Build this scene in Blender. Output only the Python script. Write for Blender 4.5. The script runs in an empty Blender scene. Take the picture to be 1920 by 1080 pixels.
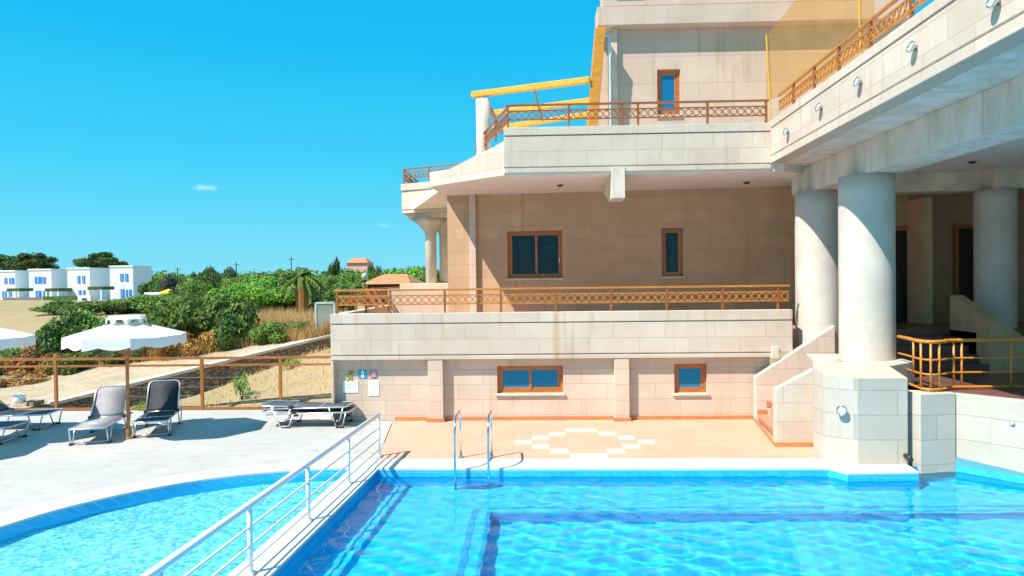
import bpy, bmesh, math, random
from mathutils import Vector, Matrix
random.seed(7)
rad = math.radians
PI = math.pi
scn = bpy.context.scene
COL = scn.collection

# ------------------------------------------------------------------ camera
F, H = 1250.0, 3.2
CR = Matrix.Rotation(rad(1.83), 3, 'Z') @ Matrix.Rotation(rad(90 - 0.69), 3, 'X') @ Matrix.Rotation(rad(-0.66), 3, 'Z')
CP = Vector((0, 0, H))
cam = bpy.data.cameras.new('camera')
cam.sensor_width = 36
cam.lens = F / 1920 * 36
cam.clip_start = 0.1
cam.clip_end = 6000
camo = bpy.data.objects.new('camera', cam)
COL.objects.link(camo)
camo.matrix_world = Matrix.Translation(CP) @ CR.to_4x4()
scn.camera = camo

# survey helpers: where a sight line through a measured photo point meets a real plane
def ray(x, y): return CR @ Vector(((x - 960) / F, -(y - 540) / F, -1))
def pY(x, y, Y): d = ray(x, y); return CP + d * (Y / d.y)
def pZ(x, y, z=0.0): d = ray(x, y); return CP + d * ((z - H) / d.z)

# ------------------------------------------------------------------ materials
def nmat(name):
    m = bpy.data.materials.new(name); m.use_nodes = True
    nt = m.node_tree
    b = nt.nodes['Principled BSDF']
    return m, nt, b
def nd(nt, t, **kw):
    n = nt.nodes.new(t)
    for k, v in kw.items():
        if k.startswith('i_'):
            key = k[2:]
            n.inputs[int(key) if key.isdigit() else key.replace('_', ' ')].default_value = v
        else: setattr(n, k, v)
    return n
def lk(nt, a, b): nt.links.new(a, b)
def c4(c): return (c[0], c[1], c[2], 1)
def mixc(nt, fac, a, b, mode='MIX'):
    n = nt.nodes.new('ShaderNodeMix'); n.data_type = 'RGBA'; n.blend_type = mode
    for s, v in ((0, fac), (6, a), (7, b)):
        if hasattr(v, 'is_output'): nt.links.new(v, n.inputs[s])
        else: n.inputs[s].default_value = v if s == 0 else c4(v)
    return n.outputs[2]
def math_n(nt, op, a, b=None, c=None):
    n = nt.nodes.new('ShaderNodeMath'); n.operation = op
    for i, v in enumerate((a, b, c)):
        if v is None: continue
        if hasattr(v, 'is_output'): nt.links.new(v, n.inputs[i])
        else: n.inputs[i].default_value = v
    return n.outputs[0]
def maprange(nt, v, a, b, c=0.0, d=1.0):
    n = nt.nodes.new('ShaderNodeMapRange'); lk(nt, v, n.inputs[0])
    for i, q in enumerate((a, b, c, d)): n.inputs[i + 1].default_value = q
    return n.outputs[0]
def noise(nt, vec, scale, detail=4, rough=.55):
    n = nd(nt, 'ShaderNodeTexNoise'); n.inputs['Scale'].default_value = scale
    n.inputs['Detail'].default_value = detail; n.inputs['Roughness'].default_value = rough
    if vec is not None: lk(nt, vec, n.inputs['Vector'])
    return n.outputs[0]
def pos(nt): return nt.nodes.new('ShaderNodeNewGeometry').outputs['Position']
def scalev(nt, v, s):
    n = nd(nt, 'ShaderNodeMapping'); n.inputs['Scale'].default_value = s; lk(nt, v, n.inputs[0]); return n.outputs[0]
def bump(nt, b, h, strength, dist=.02):
    n = nd(nt, 'ShaderNodeBump'); n.inputs['Strength'].default_value = strength; n.inputs['Distance'].default_value = dist
    lk(nt, h, n.inputs['Height']); lk(nt, n.outputs[0], b.inputs['Normal'])

def plain(name, col, rough=.5, metal=0, var=.12, scale=3., bumps=0., spec=.5):
    m, nt, b = nmat(name)
    p = pos(nt)
    f = noise(nt, p, scale, 5)
    lk(nt, mixc(nt, maprange(nt, f, .3, .7), [q * (1 - var) for q in col], [min(1, q * (1 + var)) for q in col]), b.inputs['Base Color'])
    b.inputs['Roughness'].default_value = rough; b.inputs['Metallic'].default_value = metal
    b.inputs['Specular IOR Level'].default_value = spec
    if bumps: bump(nt, b, noise(nt, p, scale * 14, 4), bumps, .01)
    return m

def block(name, col, joint=.72, stain=.3, width=1.12, row=.35, phase=.12, rust=(), jw=.009):
    """concrete facing blocks with thin joints, blotches and rain streaks"""
    m, nt, b = nmat(name)
    p = pos(nt)
    sx = nd(nt, 'ShaderNodeSeparateXYZ'); lk(nt, p, sx.inputs[0])
    u = math_n(nt, 'ADD', sx.outputs[0], sx.outputs[1])
    v = math_n(nt, 'SUBTRACT', sx.outputs[2], phase)
    cb = nd(nt, 'ShaderNodeCombineXYZ'); lk(nt, u, cb.inputs[0]); lk(nt, v, cb.inputs[1])
    br = nd(nt, 'ShaderNodeTexBrick'); lk(nt, cb.outputs[0], br.inputs['Vector'])
    br.inputs['Color1'].default_value = c4(col)
    br.inputs['Color2'].default_value = c4([q * .87 for q in col])
    br.inputs['Mortar'].default_value = c4([q * joint for q in col])
    br.inputs['Scale'].default_value = 1; br.inputs['Mortar Size'].default_value = jw
    br.inputs['Mortar Smooth'].default_value = .3
    br.inputs['Brick Width'].default_value = width; br.inputs['Row Height'].default_value = row
    blot = maprange(nt, noise(nt, p, 1.1, 6, .65), .35, .7, 0, 1)
    c1 = mixc(nt, math_n(nt, 'MULTIPLY', blot, stain), br.outputs[0], [col[0] * .66, col[1] * .60, col[2] * .52])
    st = maprange(nt, noise(nt, scalev(nt, p, (3.2, 3.2, .22)), 1.6, 5, .6), .57, .75)
    c2 = mixc(nt, math_n(nt, 'MULTIPLY', st, stain * 1.1), c1, [col[0] * .56, col[1] * .48, col[2] * .37])
    for (rx, w, z0, z1, amt) in rust:      # rusty run-off below rail posts
        wob = math_n(nt, 'MULTIPLY', math_n(nt, 'SUBTRACT', noise(nt, p, 2.5, 3), .5), .12)
        d = math_n(nt, 'ABSOLUTE', math_n(nt, 'SUBTRACT', math_n(nt, 'ADD', sx.outputs[0], wob), rx))
        a = maprange(nt, d, 0, w, 1, 0)
        zz = math_n(nt, 'MULTIPLY', maprange(nt, sx.outputs[2], z0, z0 + .3), maprange(nt, sx.outputs[2], z1, z1 + .02, 1, 0))
        k = math_n(nt, 'MULTIPLY', math_n(nt, 'MULTIPLY', a, zz), math_n(nt, 'MULTIPLY', noise(nt, scalev(nt, p, (9, 9, 1.2)), 2, 3), amt * 1.6))
        c2 = mixc(nt, k, c2, (.46, .27, .10))
    fine = noise(nt, p, 30, 4)
    c3 = mixc(nt, maprange(nt, fine, .3, .7, 0, .14), c2, [q * .72 for q in col])
    lk(nt, c3, b.inputs['Base Color'])
    b.inputs['Roughness'].default_value = .85; b.inputs['Specular IOR Level'].default_value = .2
    hh = math_n(nt, 'ADD', math_n(nt, 'MULTIPLY', br.outputs['Fac'], -1.2), math_n(nt, 'MULTIPLY', fine, .5))
    bump(nt, b, hh, .35, .012)
    return m

M = {}
RUST = ((.52, .13, .9, 2.6, .75), (-3.3, .06, 2.1, 2.6, .7), (-2.05, .05, 1.7, 2.6, .45), (3.0, .05, 1.9, 2.6, .35), (-.75, .05, 1.9, 2.6, .4))
M['parapet'] = block('pale_block_parapet', (.69, .59, .49), rust=RUST, stain=.55)
M['basement'] = block('basement_block', (.71, .56, .445), stain=.45)
M['wall'] = block('shade_tan_block_wall', (.63, .41, .255), joint=.8, stain=.5)  # tan carries the balcony shade and warm bounce; the blocks are cream
M['upper'] = block('upper_block_wall', (.65, .495, .40), joint=.75, stain=.5, width=2.3, row=.7, phase=.55)
M['cap'] = plain('cast_concrete', (.64, .56, .46), .85, var=.2, scale=2.2, bumps=.25, spec=.2)
M['soffit'] = plain('painted_soffit', (.80, .73, .65), .8, var=.06, spec=.2)
M['white_wall'] = block('white_rendered_block', (.57, .515, .44), joint=.68, stain=.4, row=.42, phase=.0, width=1.3)
def column_mat():
    m, nt, b = nmat('rough_round_concrete'); p = pos(nt)
    f = noise(nt, p, 1.3, 6, .65); g = noise(nt, p, 16, 5, .7)
    c = mixc(nt, maprange(nt, f, .35, .7), (.62, .58, .52), (.48, .44, .385))
    lk(nt, mixc(nt, maprange(nt, g, .45, .75, 0, .35), c, (.5, .47, .42)), b.inputs['Base Color'])
    b.inputs['Roughness'].default_value = .9; b.inputs['Specular IOR Level'].default_value = .2
    bump(nt, b, math_n(nt, 'ADD', g, noise(nt, p, 60, 3)), .3, .02)
    return m
M['column'] = column_mat()
def beam_mat():
    m, nt, b = nmat('weathered_beam_concrete'); p = pos(nt)
    sx = nd(nt, 'ShaderNodeSeparateXYZ'); lk(nt, p, sx.inputs[0])
    f = noise(nt, scalev(nt, p, (1, 1, .25)), 3.2, 6, .65); g = noise(nt, p, .9, 5, .6)
    c = mixc(nt, maprange(nt, f, .42, .66, 0, .55), (.66, .63, .57), (.42, .36, .28))
    c = mixc(nt, maprange(nt, g, .5, .68, 0, .55), c, (.42, .47, .33))
    fr = math_n(nt, 'FRACT', math_n(nt, 'MULTIPLY', sx.outputs[1], .8))
    jn = maprange(nt, math_n(nt, 'ABSOLUTE', math_n(nt, 'SUBTRACT', fr, .5)), 0, .014, 1, 0)
    lk(nt, mixc(nt, math_n(nt, 'MULTIPLY', jn, .5), c, (.2, .18, .15)), b.inputs['Base Color'])
    b.inputs['Roughness'].default_value = .9; bump(nt, b, noise(nt, p, 40, 4), .4, .012)
    return m
M['beam'] = beam_mat()
def wood(name, col, rough=.42):
    m, nt, b = nmat(name); p = pos(nt)
    f = noise(nt, scalev(nt, p, (2, 2, 9)), 3, 5, .6)
    lk(nt, mixc(nt, maprange(nt, f, .3, .7), [q * .72 for q in col], [min(1, q * 1.2) for q in col]), b.inputs['Base Color'])
    b.inputs['Roughness'].default_value = rough
    return m
M['frame'] = wood('orange_window_frame', (.46, .145, .028))
M['rail'] = wood('orange_painted_steel', (.52, .19, .026))
M['rail_brown'] = wood('rust_brown_painted_steel', (.30, .10, .025))
M['fence'] = wood('rust_orange_fence_paint', (.38, .13, .028))
M['yellow_rail'] = wood('yellow_orange_steel', (.60, .22, .025), .35)
M['timber'] = wood('yellow_pergola_timber', (.80, .37, .02), .55)
M['slab_bounce'] = wood('bounce_orange_slab', (.62, .25, .02), .55)  # orange bounce light painted onto the sloped slab underside
M['skirting'] = wood('terracotta_skirting', (.55, .22, .08), .5)
M['stair_tile'] = plain('terracotta_stair_tile', (.50, .24, .16), .45, var=.15, scale=4)
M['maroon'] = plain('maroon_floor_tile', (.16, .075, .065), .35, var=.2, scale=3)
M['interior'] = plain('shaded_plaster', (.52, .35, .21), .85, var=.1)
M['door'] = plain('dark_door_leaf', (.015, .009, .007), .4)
def glass(name, col, rough=.04, spec=.9):
    m, nt, b = nmat(name); p = pos(nt)
    b.inputs['Base Color'].default_value = c4(col); b.inputs['Roughness'].default_value = rough
    b.inputs['Specular IOR Level'].default_value = spec
    bump(nt, b, noise(nt, p, 2.5, 2), .03, .05)
    return m
def clear_glass():
    m, nt, b = nmat('clear_dark_glass'); nt.nodes.remove(b); p = pos(nt)
    t = nd(nt, 'ShaderNodeBsdfTransparent'); t.inputs[0].default_value = (.55, .58, .6, 1)
    g = nd(nt, 'ShaderNodeBsdfGlossy'); g.inputs['Roughness'].default_value = .03
    bn = nd(nt, 'ShaderNodeBump'); bn.inputs['Strength'].default_value = .05; bn.inputs['Distance'].default_value = .05
    lk(nt, noise(nt, p, 2.5, 2), bn.inputs['Height']); lk(nt, bn.outputs[0], g.inputs['Normal'])
    f = nd(nt, 'ShaderNodeFresnel'); f.inputs[0].default_value = 1.45
    mx = nd(nt, 'ShaderNodeMixShader'); lk(nt, f.outputs[0], mx.inputs[0]); lk(nt, t.outputs[0], mx.inputs[1]); lk(nt, g.outputs[0], mx.inputs[2])
    lk(nt, mx.outputs[0], nt.nodes['Material Output'].inputs[0]); return m
M['glass_clear'] = clear_glass()
M['glass_dark'] = glass('dark_window_glass', (.008, .008, .010), .06, .35)
M['glass_blue'] = glass('blue_window_glass', (.015, .16, .30), .12)
M['glass_sky'] = glass('sky_reflecting_glass', (.01, .13, .30), .05, 1.)
M['curtain'] = plain('pale_curtain', (.25, .28, .30), .8, var=.3, scale=8)
M['white_metal'] = plain('white_painted_steel', (.86, .87, .87), .35, var=.04)
M['steel'] = plain('polished_steel', (.72, .73, .75), .16, metal=1, var=.05)
M['alu'] = plain('aluminium_tube', (.70, .71, .73), .3, metal=.75, var=.06)
M['black'] = plain('black_plastic', (.02, .02, .022), .45)
def sling(name, col):
    m, nt, b = nmat(name); p = pos(nt)
    w = nd(nt, 'ShaderNodeTexNoise'); w.inputs['Scale'].default_value = 70; lk(nt, p, w.inputs[0])
    f = noise(nt, p, 4, 5)
    c = mixc(nt, maprange(nt, f, .3, .7), [q * .85 for q in col], [q * 1.1 for q in col])
    lk(nt, mixc(nt, math_n(nt, 'MULTIPLY', w.outputs[1], .06), c, [q * .6 for q in col]), b.inputs['Base Color'])
    b.inputs['Roughness'].default_value = .75; return m
M['sling_grey'] = sling('light_grey_sling', (.30, .28, .29))
M['sling_black'] = sling('black_sling', (.022, .026, .036))
M['sling_navy'] = sling('navy_sling', (.018, .03, .05))
M['sling_slate'] = sling('slate_grey_sling', (.085, .085, .10))
M['towel'] = plain('mauve_cloth', (.35, .22, .28), .9)
def canvas_mat():
    m, nt, b = nmat('white_canvas'); p = pos(nt)
    f = noise(nt, p, 2.2, 5)
    b.inputs['Roughness'].default_value = .85
    lk(nt, mixc(nt, maprange(nt, f, .35, .7), (.80, .80, .79), (.74, .73, .71)), b.inputs['Base Color'])
    tr = nd(nt, 'ShaderNodeBsdfTranslucent'); tr.inputs[0].default_value = (.7, .72, .75, 1)
    mx = nd(nt, 'ShaderNodeMixShader'); mx.inputs[0].default_value = .12
    lk(nt, b.outputs[0], mx.inputs[1]); lk(nt, tr.outputs[0], mx.inputs[2])
    lk(nt, mx.outputs[0], nt.nodes['Material Output'].inputs[0])
    bump(nt, b, noise(nt, p, 6, 3), .15, .02)
    return m
M['canvas'] = canvas_mat()
M['pole_wood'] = wood('varnished_pole', (.42, .17, .04))
def deck_mat():
    m, nt, b = nmat('pale_concrete_deck'); p = pos(nt)
    a = noise(nt, p, .45, 7, .65); g = noise(nt, scalev(nt, p, (1, 2.2, 1)), 2.0, 6, .7); k = noise(nt, p, 22, 4)
    c = mixc(nt, maprange(nt, a, .35, .7), (.475, .45, .415), (.395, .375, .345))
    c = mixc(nt, maprange(nt, g, .52, .72, 0, .6), c, (.27, .27, .265))
    c = mixc(nt, maprange(nt, k, .35, .7, 0, .25), c, (.42, .41, .39))
    lk(nt, c, b.inputs['Base Color']); b.inputs['Roughness'].default_value = .85
    b.inputs['Specular IOR Level'].default_value = .2
    bump(nt, b, k, .25, .01)
    return m
M['deck'] = deck_mat()
M['coping'] = plain('white_coping', (.58, .575, .56), .6, var=.07, scale=1.6, bumps=.15)
def tile_mat(name, col, size, joint=.75, var=.1, ox=0., oy=0.):
    m, nt, b = nmat(name); p = pos(nt)
    mp = nd(nt, 'ShaderNodeMapping'); mp.inputs['Location'].default_value = (-ox, -oy, 0); lk(nt, p, mp.inputs[0])
    br = nd(nt, 'ShaderNodeTexBrick'); br.offset = 0; lk(nt, mp.outputs[0], br.inputs['Vector'])
    br.inputs['Scale'].default_value = 1; br.inputs['Brick Width'].default_value = size; br.inputs['Row Height'].default_value = size
    br.inputs['Mortar Size'].default_value = .006
    br.inputs['Color1'].default_value = c4([q * (1 - var) for q in col]); br.inputs['Color2'].default_value = c4([min(1, q * (1 + var)) for q in col])
    br.inputs['Mortar'].default_value = c4([q * joint for q in col])
    f = noise(nt, p, .9, 6, .65)
    lk(nt, mixc(nt, maprange(nt, f, .4, .7, 0, .35), br.outputs[0], [q * .86 for q in col]), b.inputs['Base Color'])
    b.inputs['Roughness'].default_value = .6; b.inputs['Specular IOR Level'].default_value = .3
    return m
TS = .345
ICX, ICY = pZ(1096, 829)[:2]
M['peach'] = tile_mat('peach_floor_tile', (.62, .36, .25), TS, .86, .05, ICX, ICY)
M['cream_tile'] = plain('cream_floor_tile', (.66, .55, .43), .55, var=.06)
def pool_mat(name, c1, c2, scale, joint, jc, spot=0.):
    m, nt, b = nmat(name); p = pos(nt)
    sx = nd(nt, 'ShaderNodeSeparateXYZ'); lk(nt, p, sx.inputs[0])
    cb = nd(nt, 'ShaderNodeCombineXYZ')
    lk(nt, math_n(nt, 'ADD', sx.outputs[0], math_n(nt, 'MULTIPLY', sx.outputs[2], .71)), cb.inputs[0])
    lk(nt, math_n(nt, 'ADD', sx.outputs[1], sx.outputs[2]), cb.inputs[1])
    br = nd(nt, 'ShaderNodeTexBrick'); br.offset = 0; lk(nt, cb.outputs[0], br.inputs['Vector'])
    br.inputs['Scale'].default_value = 1; br.inputs['Brick Width'].default_value = scale; br.inputs['Row Height'].default_value = scale
    br.inputs['Mortar Size'].default_value = joint; br.inputs['Bias'].default_value = 0
    br.inputs['Color1'].default_value = c4(c1); br.inputs['Color2'].default_value = c4(c2); br.inputs['Mortar'].default_value = c4(jc)
    f = noise(nt, p, .7, 4)
    c = mixc(nt, maprange(nt, f, .35, .7, 0, .3), br.outputs[0], [q * .8 for q in c1])
    if spot:
        sp = noise(nt, p, 17, 2, .8)
        c = mixc(nt, maprange(nt, sp, .48, .58, 0, spot), c, c2)
    lk(nt, c, b.inputs['Base Color']); b.inputs['Roughness'].default_value = .4
    return m
M['liner'] = pool_mat('blue_pool_mosaic', (.008, .52, .84), (.012, .57, .89), .11, .004, (.01, .54, .86))
M['liner_light'] = pool_mat('light_blue_pool_mosaic', (.02, .59, .90), (.035, .64, .93), .11, .004, (.02, .57, .88))
M['liner_dark'] = pool_mat('dark_blue_edge_tile', (.005, .40, .67), (.008, .46, .73), .09, .004, (.006, .2, .45))
M['band'] = pool_mat('waterline_tile', (.015, .40, .74), (.03, .48, .82), .16, .006, (.08, .58, .85))
M['kids'] = pool_mat('paddling_pool_mosaic', (.05, .43, .70), (.55, .86, .93), .06, .003, (.25, .7, .85), .85)
def water_mat(name):
    m, nt, b = nmat(name); nt.nodes.remove(b)
    rf = nd(nt, 'ShaderNodeBsdfRefraction'); rf.inputs[0].default_value = (.74, .97, 1, 1); rf.inputs['IOR'].default_value = 1.333; rf.inputs['Roughness'].default_value = 0
    gl = nd(nt, 'ShaderNodeBsdfGlossy'); gl.inputs['Roughness'].default_value = .02
    fr = nd(nt, 'ShaderNodeFresnel'); fr.inputs[0].default_value = 1.333
    m2 = nd(nt, 'ShaderNodeMixShader'); lk(nt, fr.outputs[0], m2.inputs[0])
    lk(nt, rf.outputs[0], m2.inputs[1]); lk(nt, gl.outputs[0], m2.inputs[2])
    lk(nt, m2.outputs[0], nt.nodes['Material Output'].inputs[0])
    return m
M['water'] = water_mat('pool_water')
def ground_mat():
    m, nt, b = nmat('dry_ground'); p = pos(nt)
    a = noise(nt, p, .12, 6, .6); g = noise(nt, p, 1.4, 6, .7); k = noise(nt, p, 9, 4, .7)
    c = mixc(nt, maprange(nt, a, .35, .65), (.40, .29, .17), (.30, .24, .12))
    c = mixc(nt, maprange(nt, g, .5, .72, 0, .6), c, (.30, .19, .09))
    c = mixc(nt, maprange(nt, k, .45, .7, 0, .5), c, (.48, .36, .22))
    lk(nt, c, b.inputs['Base Color']); b.inputs['Roughness'].default_value = .95; b.inputs['Specular IOR Level'].default_value = .1
    bump(nt, b, math_n(nt, 'ADD', g, k), .7, .08)
    return m
M['ground'] = ground_mat()
def road_mat():
    m, nt, b = nmat('sandy_road'); p = pos(nt)
    g = noise(nt, p, 1.0, 7, .72); k = noise(nt, p, 7, 4, .7)
    c = mixc(nt, maprange(nt, g, .38, .68), (.50, .40, .27), (.36, .25, .14))
    c = mixc(nt, maprange(nt, k, .48, .68, 0, .6), c, (.26, .18, .09))
    lk(nt, c, b.inputs['Base Color']); b.inputs['Roughness'].default_value = .95
    bump(nt, b, k, .5, .04); return m
M['road'] = road_mat()
def stone_mat():
    m, nt, b = nmat('rubble_stone'); p = pos(nt)
    sx = nd(nt, 'ShaderNodeSeparateXYZ'); lk(nt, p, sx.inputs[0])
    cb = nd(nt, 'ShaderNodeCombineXYZ')
    lk(nt, math_n(nt, 'MULTIPLY', math_n(nt, 'ADD', sx.outputs[0], sx.outputs[1]), .7), cb.inputs[0]); lk(nt, sx.outputs[2], cb.inputs[1])
    v = nd(nt, 'ShaderNodeTexVoronoi', feature='DISTANCE_TO_EDGE'); v.inputs['Scale'].default_value = 7; lk(nt, scalev(nt, cb.outputs[0], (.7, 1.3, 1)), v.inputs['Vector'])
    v2 = nd(nt, 'ShaderNodeTexVoronoi'); v2.inputs['Scale'].default_value = 7; lk(nt, scalev(nt, cb.outputs[0], (.7, 1.3, 1)), v2.inputs['Vector'])
    c = mixc(nt, maprange(nt, noise(nt, v2.outputs['Position'], 4, 2), .3, .7), (.16, .11, .085), (.34, .26, .2))
    c = mixc(nt, maprange(nt, v.outputs['Distance'], .0, .06, 1, 0), c, (.07, .05, .04))
    lk(nt, c, b.inputs['Base Color']); b.inputs['Roughness'].default_value = .95
    bump(nt, b, maprange(nt, v.outputs['Distance'], 0, .12), .8, .05); return m
M['stone'] = stone_mat()
M['stone_cap'] = plain('pale_wall_coping', (.60, .52, .42), .85, var=.15, bumps=.3)
def leaf(name, c1, c2, c3=None, trans=.25, sc=1.2):
    m, nt, b = nmat(name); p = pos(nt)
    oi = nd(nt, 'ShaderNodeObjectInfo')
    f = noise(nt, p, sc, 3)
    isl = nd(nt, 'ShaderNodeNewGeometry').outputs['Random Per Island']
    c = mixc(nt, maprange(nt, f, .35, .65), c1, c2)
    c = mixc(nt, math_n(nt, 'MULTIPLY', isl, .6), c, c3 or [q * 1.5 for q in c2])
    h = nd(nt, 'ShaderNodeHueSaturation'); lk(nt, c, h.inputs['Color'])
    lk(nt, maprange(nt, oi.outputs['Random'], 0, 1, .75, 1.25), h.inputs['Value'])
    lk(nt, maprange(nt, oi.outputs['Random'], 0, 1, .485, .512), h.inputs['Hue'])
    lk(nt, h.outputs[0], b.inputs['Base Color']); b.inputs['Roughness'].default_value = .55
    b.inputs['Specular IOR Level'].default_value = .25
    t = nd(nt, 'ShaderNodeBsdfTranslucent'); lk(nt, h.outputs[0], t.inputs[0])
    mx = nd(nt, 'ShaderNodeMixShader'); mx.inputs[0].default_value = trans
    lk(nt, b.outputs[0], mx.inputs[1]); lk(nt, t.outputs[0], mx.inputs[2]); lk(nt, mx.outputs[0], nt.nodes['Material Output'].inputs[0])
    return m
M['leaf'] = leaf('bush_leaves', (.07, .135, .02), (.15, .235, .045))
M['leaf_bright'] = leaf('fresh_green_leaves', (.09, .22, .02), (.17, .34, .035))
M['leaf_dark'] = leaf('dark_green_leaves', (.035, .08, .016), (.08, .135, .03))
M['leaf_dry'] = leaf('dry_brown_leaves', (.26, .12, .03), (.36, .18, .05), trans=.15)
M['leaf_purple'] = leaf('purple_grey_leaves', (.045, .05, .05), (.09, .09, .08))
M['straw'] = leaf('dry_straw', (.52, .31, .10), (.64, .42, .16), (.72, .50, .22), .2)
M['bark'] = plain('bark', (.10, .07, .045), .95, var=.3, scale=6, bumps=.6)
M['house_white'] = plain('whitewash', (.80, .82, .84), .8, var=.03)
M['shutter'] = plain('blue_shutter', (.03, .22, .62), .5)
M['roof_tile'] = plain('clay_roof_tile', (.62, .22, .09), .8, var=.25, scale=4, bumps=.5)
M['pink_wall'] = plain('pink_render', (.70, .42, .34), .85)
M['dark_timber'] = plain('dark_timber', (.05, .03, .03), .8)
M['yellow_cloth'] = plain('yellow_cloth', (.85, .62, .02), .8)
M['paper'] = plain('white_notice_paper', (.80, .86, .90), .6, var=.04)
M['sign_blue'] = plain('blue_sign', (.02, .30, .48), .4)
M['sign_green'] = plain('yellow_green_figure', (.30, .28, .03), .5)
M['sign_pink'] = plain('mauve_sign', (.55, .36, .40), .5)
M['ink'] = plain('grey_ink', (.35, .42, .5), .6)
def screen_mat():
    m, nt, b = nmat('tan_mesh_fabric'); p = pos(nt)
    b.inputs['Base Color'].default_value = (.60, .40, .20, 1); b.inputs['Roughness'].default_value = .9
    w = nd(nt, 'ShaderNodeTexWave', bands_direction='DIAGONAL'); w.inputs['Scale'].default_value = 5; lk(nt, p, w.inputs[0])
    t = nd(nt, 'ShaderNodeBsdfTransparent'); t.inputs[0].default_value = (1, .88, .70, 1)
    mx = nd(nt, 'ShaderNodeMixShader'); lk(nt, maprange(nt, noise(nt, p, 3), .3, .7, .13, .22), mx.inputs[0])
    lk(nt, t.outputs[0], mx.inputs[1]); lk(nt, b.outputs[0], mx.inputs[2]); lk(nt, mx.outputs[0], nt.nodes['Material Output'].inputs[0])
    return m
M['screen'] = screen_mat()
def mesh_mat():
    m, nt, b = nmat('green_wire_mesh'); b.inputs['Base Color'].default_value = (.30, .36, .34, 1)
    t = nd(nt, 'ShaderNodeBsdfTransparent'); mx = nd(nt, 'ShaderNodeMixShader'); mx.inputs[0].default_value = .5
    lk(nt, t.outputs[0], mx.inputs[1]); lk(nt, b.outputs[0], mx.inputs[2]); lk(nt, mx.outputs[0], nt.nodes['Material Output'].inputs[0])
    return m
M['wire'] = mesh_mat()

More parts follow.
